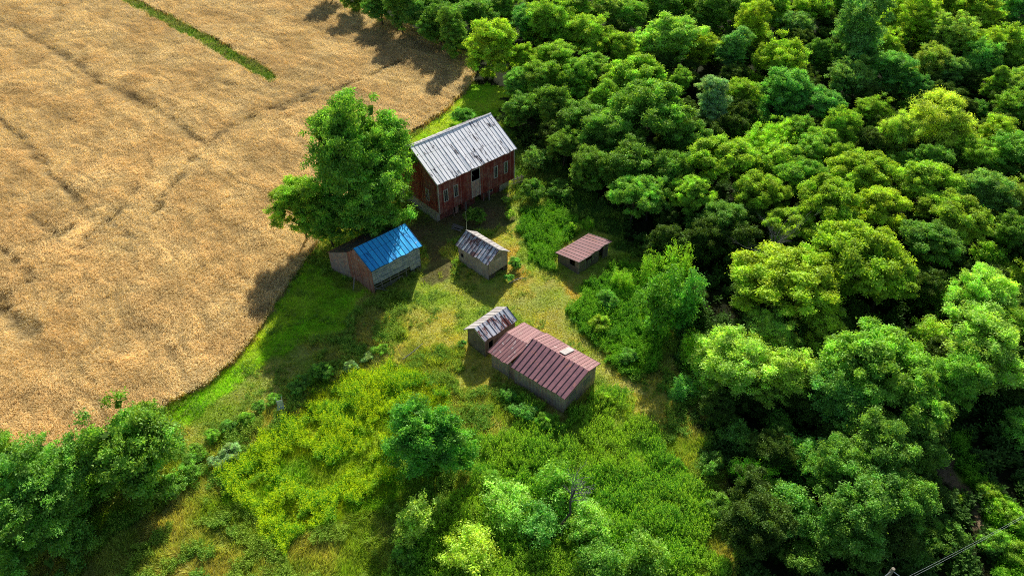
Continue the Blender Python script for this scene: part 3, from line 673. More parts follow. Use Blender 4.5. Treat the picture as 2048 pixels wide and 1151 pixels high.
plants('forest_floor_plants', 'dark low plants growing on the shaded floor of the wood', 'undergrowth', ['forest'], 160000, .3, 1.5, .5, .3, 8,
       (.07, .17, .03), (.10, .24, .03), (.13, .28, .05), 3.0, up=.6, gate=.50)

def strip_pts():
    lo = STRIP.min(0)-1; hi = STRIP.max(0)+1; n = 26000; x = RNG.uniform(lo[0], hi[0], n); y = RNG.uniform(lo[1], hi[1], n)
    m = region(x, y) == RN.index('strip'); return x[m], y[m]
plants('strip_weeds', 'green and greyish weeds growing in the narrow grass strip that cuts into the wheat', 'weeds', [], 0, .3, 1.0, .45, .15, 8,
       (.22, .46, .04), (.42, .44, .16), (.50, .52, .22), 1.6, up=.9, pts=strip_pts())

# ------------------------------------------------------------------ buildings
def V3(*a): return np.array(a, float)
def roof_slab(parent, name, pts, mat, pitch, ribmat, thick=.07, ribs=True, rib_h=.05, rib_w=.045, label=None):
    """pts: eaveL, eaveR, ridgeR, ridgeL. UV: u along the eave, v up the slope. Standing seams are real strips"""
    eL, eR, rR, rL = [V3(*p) for p in pts]
    ax = (eR-eL)/np.linalg.norm(eR-eL); nn = np.cross(eR-eL, rL-eL); nn /= np.linalg.norm(nn)
    if nn[2] < 0: nn = -nn
    up = np.cross(nn, ax); up = up if (rL-eL)@up > 0 else -up
    uv = [(float((p-eL)@ax), float((p-eL)@up)) for p in (eL, eR, rR, rL)]
    nx = max(2, int(np.linalg.norm(eR-eL)/pitch)); mb = MB()
    # split along the eave so that the sheets sag and lift a little
    rgx = np.random.default_rng(int(abs(eL[0]*100+eL[2]*10))+nx); js = rgx.normal(size=(nx+1, 2))*.022; sg = lambda a: V3(0, 0, -.05*math.sin(math.pi*a)); cut = np.linspace(0, 1, nx+1); cut[1:-1] += rgx.uniform(-.07, .07, nx-1)/nx
    for i in range(nx):
        a, b = cut[i], cut[i+1]
        q = [eL+(eR-eL)*a+nn*js[i, 0]+up*js[i, 0]*2+sg(a)*.5, eL+(eR-eL)*b+nn*js[i+1, 0]+up*js[i+1, 0]*2+sg(b)*.5, rL+(rR-rL)*b+nn*js[i+1, 1]*.3+sg(b), rL+(rR-rL)*a+nn*js[i, 1]*.3+sg(a)]
        u = [(uv[0][0]+(uv[1][0]-uv[0][0])*a, uv[0][1]), (uv[0][0]+(uv[1][0]-uv[0][0])*b, uv[1][1]), (uv[3][0]+(uv[2][0]-uv[3][0])*b, uv[2][1]), (uv[3][0]+(uv[2][0]-uv[3][0])*a, uv[3][1])]
        mb.prism(q, -nn*thick, u)
    o = mb.build(name, mat, parent); 
    if label: o['label'] = label
    if ribs:
        rb = MB()
        for i in range(nx+1):
            a = cut[i]; p = eL+(eR-eL)*a+nn*(rib_h*.5+js[i, 0]*.9)+up*js[i, 0]*2+sg(a)*.5; q = rL+(rR-rL)*a+nn*(rib_h*.5)+sg(a)
            if i == 0: p = p+ax*.03; q = q+ax*.03
            if i == nx: p = p-ax*.03; q = q-ax*.03
            d = ax*rib_w/2
            rb.prism([p-d-nn*rib_h*.5, p+d-nn*rib_h*.5, p+d+nn*rib_h*.5, p-d+nn*rib_h*.5], q-p)
        rb.build('seam', ribmat, o)
    return o
def wall_x(mb, x0, x1, y, z0, z1, t=.1):      # wall running along x, outer face at y, thickness inward (+y)
    mb.prism([(x0, y, z0), (x1, y, z0), (x1, y, z1), (x0, y, z1)], (0, t, 0), [(x0, z0), (x1, z0), (x1, z1), (x0, z1)])
def gable(mb, x, prof, z0, t):                # wall in the y-z plane at x, prof = [(y, z)...] along the top
    pts = [(x, prof[0][0], z0)]+[(x, a, b) for a, b in prof]+[(x, prof[-1][0], z0)]
    mb.prism(pts, (t, 0, 0), [(p[1], p[2]) for p in pts])
def window(parent, c, wdt, hgt, axis, out, name='window'):
    """framed window in a wall; axis 0: along x facing -y, axis 1: along y facing -x"""
    fr = MB(); gl = MB(); mu = MB()
    def bx(m, a0, a1, z0, z1, d0, d1):
        if axis == 0: m.box(c[0]+a0, c[0]+a1, c[1]+out*d1 if out < 0 else c[1]+d0, c[1]+out*d0 if out < 0 else c[1]+d1, c[2]+z0, c[2]+z1)
        else: m.prism([(c[0]+out*d0, c[1]+a0, c[2]+z0), (c[0]+out*d0, c[1]+a1, c[2]+z0), (c[0]+out*d0, c[1]+a1, c[2]+z1), (c[0]+out*d0, c[1]+a0, c[2]+z1)], (out*(d1-d0), 0, 0))
    w2, h2, f = wdt/2, hgt/2, .10
    bx(fr, -w2, -w2+f, -h2, h2, 0, .07); bx(fr, w2-f, w2, -h2, h2, 0, .07)
    bx(fr, -w2+f, w2-f, h2-f, h2, 0, .065); bx(fr, -w2+f, w2-f, -h2, -h2+f*.7, 0, .065)
    o = fr.build(name, M['trim'], parent)
    bx(gl, -w2+f, w2-f, -h2+f*.7, h2-f, 0.0, .02); gl.build('pane', M['glass'], o)
    bx(mu, -.02, .02, -h2+f*.7, h2-f, .02, .05); mu.build('muntin', M['trim'], o)
    return o
def bld(name, F, azd, label, cat, group=None):
    A, ex, ey = F; o = empty(name, (A[0], A[1], 0), math.atan2(ex[1], ex[0]))
    return tag(o, label, cat, group)

# --- the big red barn
B = bld('barn', F_BARN, 47.7, 'big dark red barn with a streaked white metal roof and stone foundation', 'barn')
W_, RY, RZ, EZ = 11.74, 5.87, 10.55, 7.0
roof_slab(B, 'roof', [(0, 0, EZ), (14.85, 0, EZ), (14.85, RY, RZ), (0, RY, RZ)], M['roof_white'], .60, M['rib_white'], rib_h=.03, rib_w=.024)
roof_slab(B, 'roof', [(14.85, W_, EZ), (0, W_, EZ), (0, RY, RZ), (14.85, RY, RZ)], M['roof_white'], .60, M['rib_white'], rib_h=.03, rib_w=.024)
rc = MB(); rc.prism([(0, RY-.14, RZ-.02), (0, RY, RZ+.07), (0, RY+.14, RZ-.02)], (14.85, 0, 0)); rc.build('ridge_cap', M['roof_white'], B)
wm = MB(); wy = .32; ez = 7.05; sl = (RZ-EZ)/RY; zt = lambda y_: EZ+sl*min(y_, W_-y_)-.10
top = zt(wy)
wall_x(wm, .35, 6.2, wy, 1.95, top); wall_x(wm, 7.85, 14.5, wy, 1.95, top); wall_x(wm, 6.2, 7.85, wy, 6.55, top)
for xx, t in ((.35, .1), (14.5, -.1)): gable(wm, xx, [(wy+.1, zt(wy+.1)), (RY, zt(RY)), (W_-wy-.1, zt(wy+.1))], 1.95, t)
wall_x(wm, .35, 14.5, W_-wy, .2, top, -.1)
wm.build('wall', M['red_board'], B)
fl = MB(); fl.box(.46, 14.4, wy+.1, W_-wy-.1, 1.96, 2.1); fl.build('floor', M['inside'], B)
dm = MB(); wall_x(dm, 6.3, 7.0, wy+.06, 1.98, 4.66, .06); wall_x(dm, 7.05, 7.75, wy+.06, 1.98, 4.66, .06)
d = dm.build('door', M['brown_board'], B); db = MB(); db.box(6.2, 6.30, wy-.04, wy, 1.95, 6.6); db.box(7.75, 7.85, wy-.04, wy, 1.95, 6.6); db.box(6.3, 7.75, wy-.04, wy, 6.5, 6.6)
db.box(6.3, 7.75, wy-.03, wy+.05, 4.66, 4.76); db.box(7.0, 7.05, wy-.03, wy+.05, 1.98, 4.66); db.build('door_frame', M['trim'], B)
pieces('beam', M['greywood'], B, [], [((6.5, 1.6, 4.9), (7.2, 1.0, 6.3), .12), ((7.5, 1.4, 4.7), (6.7, 1.5, 6.2), .1)])
for xc in (1.55, 3.35, 10.85, 12.82): window(B, (xc, wy, 4.55), .78, 1.95, 0, -1)
window(B, (.35, 3.02, 3.95), .78, 1.95, 1, -1)
pieces('corner_board', M['trim'], B, [(.27, .35, wy-.06, wy+.16, 1.95, top-.05), (14.5, 14.57, wy-.05, wy+.12, 1.95, top-.05)])
for s_, x_ in ((1, 0.0), (1, 14.78)):
    bgm = MB(); bgm.prism([(x_, 0.02, EZ-.22), (x_, RY, RZ-.22), (x_, RY, RZ-.075), (x_, .02, EZ-.075)], (.07, 0, 0)); bgm.prism([(x_, W_-.02, EZ-.22), (x_, RY, RZ-.22), (x_, RY, RZ-.075), (x_, W_-.02, EZ-.075)], (.07, 0, 0))
    bgm.build('barge_board', M['trim'], B)
sm = MB(); sm.box(.5, 1.05, 1.4, W_-.5, -.4, 1.93); sm.box(13.8, 14.4, 1.4, W_-.5, -.4, 1.93); sm.box(12.5, 13.8, 1.4, 1.9, -.4, 1.93); sm.box(1.05, 13.8, W_-1.0, W_-.5, -.4, 1.93); sm.build('foundation', M['stone'], B)
bs_ = MB(); wall_x(bs_, 1.05, 3.6, 1.45, 0, 1.93); wall_x(bs_, 5.0, 7.6, 1.45, 0, 1.93); wall_x(bs_, 8.8, 12.5, 1.45, 0, 1.93); wall_x(bs_, 3.6, 5.0, 2.6, 0, 1.93); wall_x(bs_, 7.6, 8.8, 2.6, 0, 1.93)
bs_.build('basement_wall', M['red_board'], B)
bd = MB(); wall_x(bd, 3.7, 4.3, 1.2, .05, 1.9, .05); bd.build('stable_door', M['brown_board'], B)
pieces('board', M['brown_board'], B, [], [((8.9, .9, 0), (9.3, 1.3, 1.85), .25, .05), ((3.2, .8, 0), (3.4, 1.35, 1.9), .2, .05)])
pieces('post', M['greywood'], B, [(a, a+.2, .5, .7, 0, 1.94) for a in (5.1, 9.6)])
bw = window(B, (10.6, 1.45, 1.0), 1.0, .7, 0, -1)

# --- the barn with the blue roof slope
D = bld('barn', F_BLUE, 47.5, 'old rust-brown barn with one bright blue metal roof slope and leaning plank', 'barn')
P0 = dict(eL=(0, 0, 4.0), eR=(7.9, 0, 4.0), rR=(8.0, 3.66, 5.55), rL=(0, 3.66, 5.55))
roof_slab(D, 'roof', [P0['eL'], P0['eR'], P0['rR'], P0['rL']], M['roof_blue'], .62, M['rib_blue'], rib_h=.03, rib_w=.04, label='bright blue metal roof slope with peeling white spots')
mid_L, mid_R = (-.45, 5.0, 4.55), (8.0, 5.0, 4.75)
roof_slab(D, 'roof', [mid_R, mid_L, (0, 3.66, 5.53), (8.0, 3.66, 5.53)], M['roof_old'], .62, M['roof_old'], ribs=False, label='dark rear roof slope')
roof_slab(D, 'roof', [(8.0, 8.7, 3.0), (-1.35, 8.6, 2.85), (-.45, 5.0, 4.55), (8.0, 5.0, 4.75)], M['roof_old'], .62, M['rib_white'], ribs=False, label='dark rear roof slope')
gw = MB()
def poly_wall(mb, pts, off, uvh):             # vertical wall through ground-plan points a->b with a top line
    mb.prism(pts, off, uvh)
gp = [(.12, .3, -.1), (-.0, 3.66, -.1), (-.35, 4.9, -.1), (-.35, 4.9, 4.42), (0.05, 3.66, 5.36), (.12, .3, 3.98)]
gw.prism(gp, (.1, .01, 0), [(p[1], p[2]) for p in gp])
gw.build('wall', M['rust_board'], D)
lw = MB(); lp = [(-.36, 4.92, -.1), (-1.2, 8.3, -.1), (-1.2, 8.3, 2.88), (-.36, 4.92, 4.42)]; lw.prism(lp, (.1, .02, 0), [(p[1], p[2]) for p in lp])
o = lw.build('wall', M['brown_board'], D)
rw = MB(); rp = [(7.6, .4, -.1), (7.6, 8.3, -.1), (7.6, 8.3, 2.9), (7.6, 4.9, 4.6), (7.6, 3.66, 5.4), (7.6, .4, 4.0)]; rw.prism(rp, (-.1, 0, 0), [(p[1], p[2]) for p in rp])
rw.prism([(-1.1, 8.3, 0), (7.6, 8.3, 0), (7.6, 8.3, 2.9), (-1.1, 8.3, 2.8)], (0, -.1, 0)); rw.build('wall', M['brown_board'], D)
fw = MB(); wall_x(fw, .23, 7.5, .3, 1.55, 3.98, .08); wall_x(fw, 5.9, 7.5, .3, .75, 1.5, .08)
o = fw.build('wall', M['clapboard'], D); o['label'] = 'blue-grey weathered front wall of horizontal boards'
sb = MB(); rr = random.Random(4)
for k in range(17):                            # clapboards stand proud, the lowest ones are broken off
    z = 1.55+k*.145; x0, x1 = .20, 7.52
    if k < 3: x1 = 7.52; x0 = .2+rr.random()*2
    sb.prism([(x0, .3-.045, z), (x1, .3-.045, z), (x1, .3-.012, z+.155), (x0, .3-.012, z+.155)], (0, .012, 0), [(x0, z), (x1, z), (x1, z+.155), (x0, z+.155)])
sb.build('clapboards', M['clapboard'], D)
fm = MB()
for a in (.2, 1.4, 2.7, 4.0, 5.2, 6.4, 7.4): fm.box(a, a+.11, .38, .5, -.1, 1.6 if a > .3 else 3.9)
fm.box(.2, 5.9, .32, .38, 1.12, 1.22); fm.box(.25, 4.6, .3, .37, .62, .72); fm.bar((.3, .2, 1.1), (1.9, -.35, .05), .09, .07); fm.bar((1.4, .28, .35), (3.6, .26, .5), .09, .05); fm.bar((4.4, .25, .8), (4.7, .1, 0), .12, .04); fm.bar((6.9, .2, .9), (7.2, -.1, 0), .2, .04)
fm.build('frame_timber', M['greywood'], D)
im = MB(); im.box(.3, 7.4, 2.4, 2.5, 0, 3.9); im.build('shade_panel', M['inside'], D)  # added dark sheet, paints the gloom behind the missing boards
lt = MB(); lt.box(-.10, .0, 2.55, 2.85, 4.25, 4.42) ; lt.build('loft_vent', M['trim'], D)
A, ex, ey = F_BLUE
pk = MB(); pk.bar((0, 0, 0), (.55, .10, 1.9), .22, .05); o = pk.build('plank', M['greywood'], None)
base = at(706.5, 581, 0); o.location = (base[0], base[1], 0); o.rotation_euler[2] = math.atan2(ex[1], ex[0]); tag(o, 'weathered grey plank leaning on the rust-brown gable of the blue-roofed barn', 'plank')

# --- small grey shed with mast
G = bld('shed', F_GREY, 134.1, 'small grey board shed with a patchy rust and grey roof and thin mast', 'shed')
roof_slab(G, 'roof', [(0, 0, 2.8), (6.3, 0, 2.8), (6.25, 2.1, 4.15), (0, 2.1, 4.15)], M['roof_grey'], .57, M['rib_dark'], rib_h=.04, rib_w=.05)
roof_slab(G, 'roof', [(6.35, 4.1, 2.8), (0, 4.1, 2.8), (0, 2.1, 4.15), (6.25, 2.1, 4.15)], M['roof_cream'], .57, M['rib_white'], rib_h=.03, rib_w=.03, label='sunlit cream-coloured roof slope')
rc = MB(); rc.prism([(0, 2.0, 4.17), (0, 2.1, 4.22), (0, 2.2, 4.17)], (6.28, 0, 0)); rc.build('ridge_cap', M['roof_cream'], G)
gm = MB(); z_ = lambda y_: 2.72+.63*min(y_, 4.1-y_)
wall_x(gm, .3, .7, .3, 0, z_(.3)); wall_x(gm, 1.25, 6.0, .3, 0, z_(.3)); wall_x(gm, .7, 1.25, .3, 0, 1.1); wall_x(gm, .7, 1.25, .3, 1.75, z_(.3)); wall_x(gm, .3, 6.0, 3.8, 0, z_(3.8), -.1)
gable(gm, .3, [(.4, z_(.4)), (2.05, z_(2.05)), (3.7, z_(3.7))], 0, .1)
gable(gm, 6.0, [(.4, z_(.4)), (2.05, z_(2.05)), (3.7, z_(3.7))], .75, -.1)
gm.box(5.9, 6.0, .4, 1.5, 0, .75); gm.box(5.9, 6.0, 3.0, 3.7, 0, .75)
gm.build('wall', M['grey_board'], G)
gi = MB(); gi.box(.42, 5.88, 1.4, 1.5, 0, 2.6); gi.build('shade_panel', M['inside'], G)  # added dark sheet standing in for shade behind the openings
gt = MB(); gt.box(6.0, 6.04, 1.3, 2.8, 2.75, 3.35) ; gt.build('gable_panel', M['greywood'], G)
mt = MB(); mt.tube([(.12, 2.1, 4.1), (.12, 2.1, 5.6), (.10, 2.1, 7.0)], [.03, .025, .018], 6); mt.build('mast', M['wire'], G)

# --- small shed with white and rust roof
H_ = bld('shed', F_WHITE, 46, 'narrow dark plank shed with peeling white and rust roof', 'shed')
roof_slab(H_, 'roof', [(0, 0, 2.6), (5.25, .1, 2.6), (5.2, 1.8, 3.65), (-.05, 1.75, 3.65)], M['roof_wr'], .62, M['rib_dark'], rib_h=.04, rib_w=.05)
roof_slab(H_, 'roof', [(5.1, 3.5, 2.62), (-.35, 3.3, 2.6), (-.05, 1.75, 3.65), (5.2, 1.8, 3.65)], M['roof_cream'], .62, M['rib_white'], rib_h=.03, rib_w=.03, label='sunlit grey and rusty roof slope')
hm = MB(); z_ = lambda y_: 2.55+.58*min(y_, 3.4-y_)
wall_x(hm, .2, .7, .25, 0, z_(.25)); wall_x(hm, 1.5, 5.0, .25, 0, z_(.25)); wall_x(hm, .7, 1.5, .25, 0, .8); wall_x(hm, .7, 1.5, .25, 1.9, z_(.25)); wall_x(hm, .2, 5.0, 3.2, 0, z_(3.2), -.1)
for a, t in ((.2, .1), (5.0, -.1)): gable(hm, a, [(.35, z_(.35)), (1.72, z_(1.7)), (3.1, z_(3.1))], 0, t)
hm.build('wall', M['dark_board'], H_)
hi = MB(); hi.box(.35, 4.85, 1.2, 1.3, 0, 2.6); hi.build('shade_panel', M['inside'], H_)  # added dark sheet, shade painted in behind the window hole
ht = MB(); ht.box(.15, .22, .18, .25, 0, 2.5); ht.build('corner_board', M['greywood'], H_); pieces('jamb', M['greywood'], H_, [(1.42, 1.5, .20, .25, .8, 1.9), (.7, .78, .20, .25, .8, 1.9)])

# --- long rusty-roofed shed with its lower wing
K = bld('shed', F_BIG, 130, 'long low shed with purplish red seamed metal roof and a lower wing', 'shed')
roof_slab(K, 'roof', [(0, 0, 2.8), (7.45, 0, 2.8), (7.75, 3.72, 4.3), (.15, 3.72, 4.3)], M['roof_maroon'], .60, M['rib_dark'], rib_h=.045, rib_w=.05, label='purplish red front roof slope with dark seams')
roof_slab(K, 'roof', [(7.5, 6.4, 3.12), (0, 6.38, 3.12), (.1, 3.72, 4.28), (7.75, 3.72, 4.28)], M['roof_pink'], .42, M['roof_rust'], rib_h=.03, rib_w=.03, label='pinkish rust rear roof slope with one pale sheet')
pale = MB(); pale.prism([(3.55, 4.0, 4.23), (4.35, 4.0, 4.23), (4.25, 6.0, 3.36), (3.45, 6.0, 3.36)], (0, 0, .03)); pale.build('patch_sheet', M['roof_cream'], K)
km = MB(); zf = lambda y_: (2.72+.403*y_) if y_ < 3.72 else (4.2-.436*(y_-3.72))
wall_x(km, .3, 7.1, .35, 0, zf(.35)-.05); wall_x(km, .3, 7.1, 6.1, 0, zf(6.1)-.05, -.1)
for a, t in ((.3, .1), (7.1, -.1)): gable(km, a, [(.45, zf(.45)), (3.72, zf(3.72)-.02), (6.0, zf(6.0))], 0, t)
km.build('wall', M['brown_board'], K)
for ya in (1.3, 3.9):
    kw = MB(); kw.prism([(7.1, ya, 1.3), (7.1, ya+1.1, 1.3), (7.1, ya+1.1, 2.1), (7.1, ya, 2.1)], (.05, 0, 0))
    kw.build('shutter', M['greywood'], K)
K2 = K
roof_slab(K2, 'roof', [(-3.62, .3, 2.4), (-.62, .3, 2.4), (-.02, 3.45, 3.42), (-3.35, 3.3, 3.42)], M['roof_rust'], .42, M['roof_maroon'], rib_h=.03, rib_w=.035, label='rust roof slope with flaking pale paint on the lower wing')
roof_slab(K2, 'roof', [(-.03, 6.3, 3.05), (-3.15, 6.2, 3.02), (-3.35, 3.3, 3.42), (-.03, 3.45, 3.42)], M['roof_pink'], .42, M['roof_rust'], rib_h=.03, rib_w=.03)
k2 = MB(); wall_x(k2, -3.3, .28, .65, 0, 2.38); wall_x(k2, -3.3, .28, 6.0, 0, 2.95, -.1); gable(k2, -3.3, [(.75, 2.38), (3.3, 3.32), (5.9, 2.95)], 0, .1)
k2.build('wing_wall', M['brown_board'], K2)
pp = MB(); pp.box(-.62, -.5, .35, .47, 0, 2.3); pp.build('post', M['greywood'], K2)

# --- open lean-to with red roof
L_ = bld('open_shed', F_RED, 47, 'open-fronted dark shed under a single rust-red sloping roof', 'shed')
roof_slab(L_, 'roof', [(6.65, 0, 2.4), (0, 0, 2.4), (0, 4.25, 1.6), (6.5, 4.15, 1.6)], M['roof_red'], .62, M['rib_dark'], rib_h=.04, rib_w=.04)
lm = MB(); zz = lambda y_: 2.33-.19*y_
wall_x(lm, .4, 6.2, 4.0, 0, 1.5, -.1)
lm.prism([(.4, .35, 0), (.4, 1.0, 0), (.4, 1.0, zz(1.0)), (.4, .35, zz(.35))], (.1, 0, 0)); lm.prism([(.4, 1.9, 0), (.4, 3.9, 0), (.4, 3.9, zz(3.9)), (.4, 1.9, zz(1.9))], (.1, 0, 0))
lm.prism([(.4, 1.0, 0), (.4, 1.9, 0), (.4, 1.9, .9), (.4, 1.0, .9)], (.1, 0, 0)); gable(lm, 6.2, [(.4, zz(.4)), (3.9, zz(3.9))], 0, -.1)
wall_x(lm, .5, 1.6, .35, 0, 2.25); wall_x(lm, 1.6, 2.9, .35, 0, 1.3); wall_x(lm, 3.0, 4.4, .35, 0, 2.25); wall_x(lm, 5.3, 6.1, .35, 0, 2.25)
lm.build('wall', M['dark_board'], L_)
pieces('post', M['greywood'], L_, [(a, a+.10, .25, .35, 0, 2.28) for a in (.4, 1.6, 6.05)])
li = MB(); li.box(.55, 6.0, 2.6, 2.66, 0, 1.7); li.build('shade_panel', M['inside'], L_)  # added dark sheet, paints the shade under the roof

# --- bits lying about
bp_ = MB(); rr = random.Random(2)
for i in range(5):
    a = rr.uniform(-.3, .3); bp_.bar((rr.uniform(-.2, .2)-.9, i*.22-.4, .06+.05*i), (rr.uniform(-.2, .2)+.9, i*.22-.4+a, .10+.04*i), .2, .035)
o = bp_.build('board_pile', M['greywood']); p = at(914, 458, 0); o.location = (p[0], p[1], .05); o.rotation_euler[2] = -.5; tag(o, 'pale loose boards lying on shaded dirt in front of the red barn', 'boards')
fn = MB()
for i in range(9): fn.bar((i*.24, 0, 0), (i*.24+.03, .03, 1.5+.15*math.sin(i*2.1)), .17, .03)
fn.bar((-.1, .04, .5), (2.1, .04, .5), .1, .04); fn.bar((-.1, .04, 1.2), (2.1, .04, 1.25), .1, .04)
o = fn.build('plank_fence', M['greywood']); A, ex, ey = F_BARN; pp_ = A+ex*14.7+ey*1.0; o.location = (pp_[0], pp_[1], 0); o.rotation_euler[2] = math.atan2(ex[1], ex[0])-.2
tag(o, 'short stretch of grey upright planks at the right end of the red barn', 'fence')
ws = empty('metal_stand', (*at(565, 822, 0)[:2], 0), .3); tag(ws, 'small pale metal stand half hidden in ditch bushes between field edge and goldenrod', 'stand')
for i in (-1, 1): a_ = MB(); a_.tube([(i*.28, 0, 0), (i*.3, .08, 2.2)], [.035, .03], 6); a_.build('leg', M['whitemetal'], ws)
a_ = MB(); a_.prism([(-.26, .02, .9), (.26, .02, .9), (.26, .06, 1.7), (-.26, .06, 1.7)], (0, -.03, 0)); a_.build('plate', M['whitemetal'], ws); a_ = MB(); a_.prism([(-.5, -.2, .5), (.3, -.2, .45), (.28, .1, .8), (-.4, .1, .8)], (0, 0, .03)); a_.build('plate', M['whitemetal'], ws)
lg = MB(); lg.tube([(0, 0, .12), (1.4, .3, .16), (2.6, .1, .12)], [.09, .08, .05], 7); o = lg.build('fallen_branch', M['deadwood']); p = at(1018, 568, 0); o.location = (p[0], p[1], 0); o.rotation_euler[2] = .45; tag(o, 'bleached fallen branch lying on dry grass right of the grey shed', 'branch')
lg = MB(); lg.tube([(0, 0, .3), (1.6, .5, .45), (3.0, 1.2, .4)], [.06, .05, .03], 7); o = lg.build('fallen_branch', M['deadwood']); p = at(806, 722, 0); o.location = (p[0], p[1], 0); o.rotation_euler[2] = .5; tag(o, 'pale thin fallen branch lying in the tangled grass above the goldenrod', 'branch')

# --- utility pole and wires
PT = at(1787, 1136, 8.6); po = empty('utility_pole', (PT[0]-.25, PT[1]-.1, 0)); tag(po, 'weathered utility pole top poking up at the bottom right edge', 'pole')
q = MB(); q.tube([(0, 0, -.3), (.1, .03, 4), (.25, .1, 8.6)], [.19, .17, .13], 12); q.build('shaft', M['pole'], po)
for e_ in (.9, -.5): q = MB(); q.tube([(.25, .1, 8.3), (e_, -.3, 8.0)], [.03, .03], 6); q.build('bracket', M['wire'], po)
for k, (a, b, lab) in enumerate(((at(1800, 1160, 8.0), at(2120, 988, 5.2), 'upper thin pale overhead wire crossing the bottom right corner'), (at(1806, 1162, 7.9), at(2122, 990, 5.15), 'lower thin pale overhead wire crossing the bottom right corner'))):
    q = MB(); a = V3(*a); b = V3(*b); pts = [a+(b-a)*t+V3(0, 0, -.5*4*t*(1-t)*(1+.04*k)) for t in np.linspace(0, 1, 14)]
    q.tube(pts, [.0065]*14, 5); o = q.build('overhead_wire', M['wire']); tag(o, lab, 'wire', 'overhead wires')

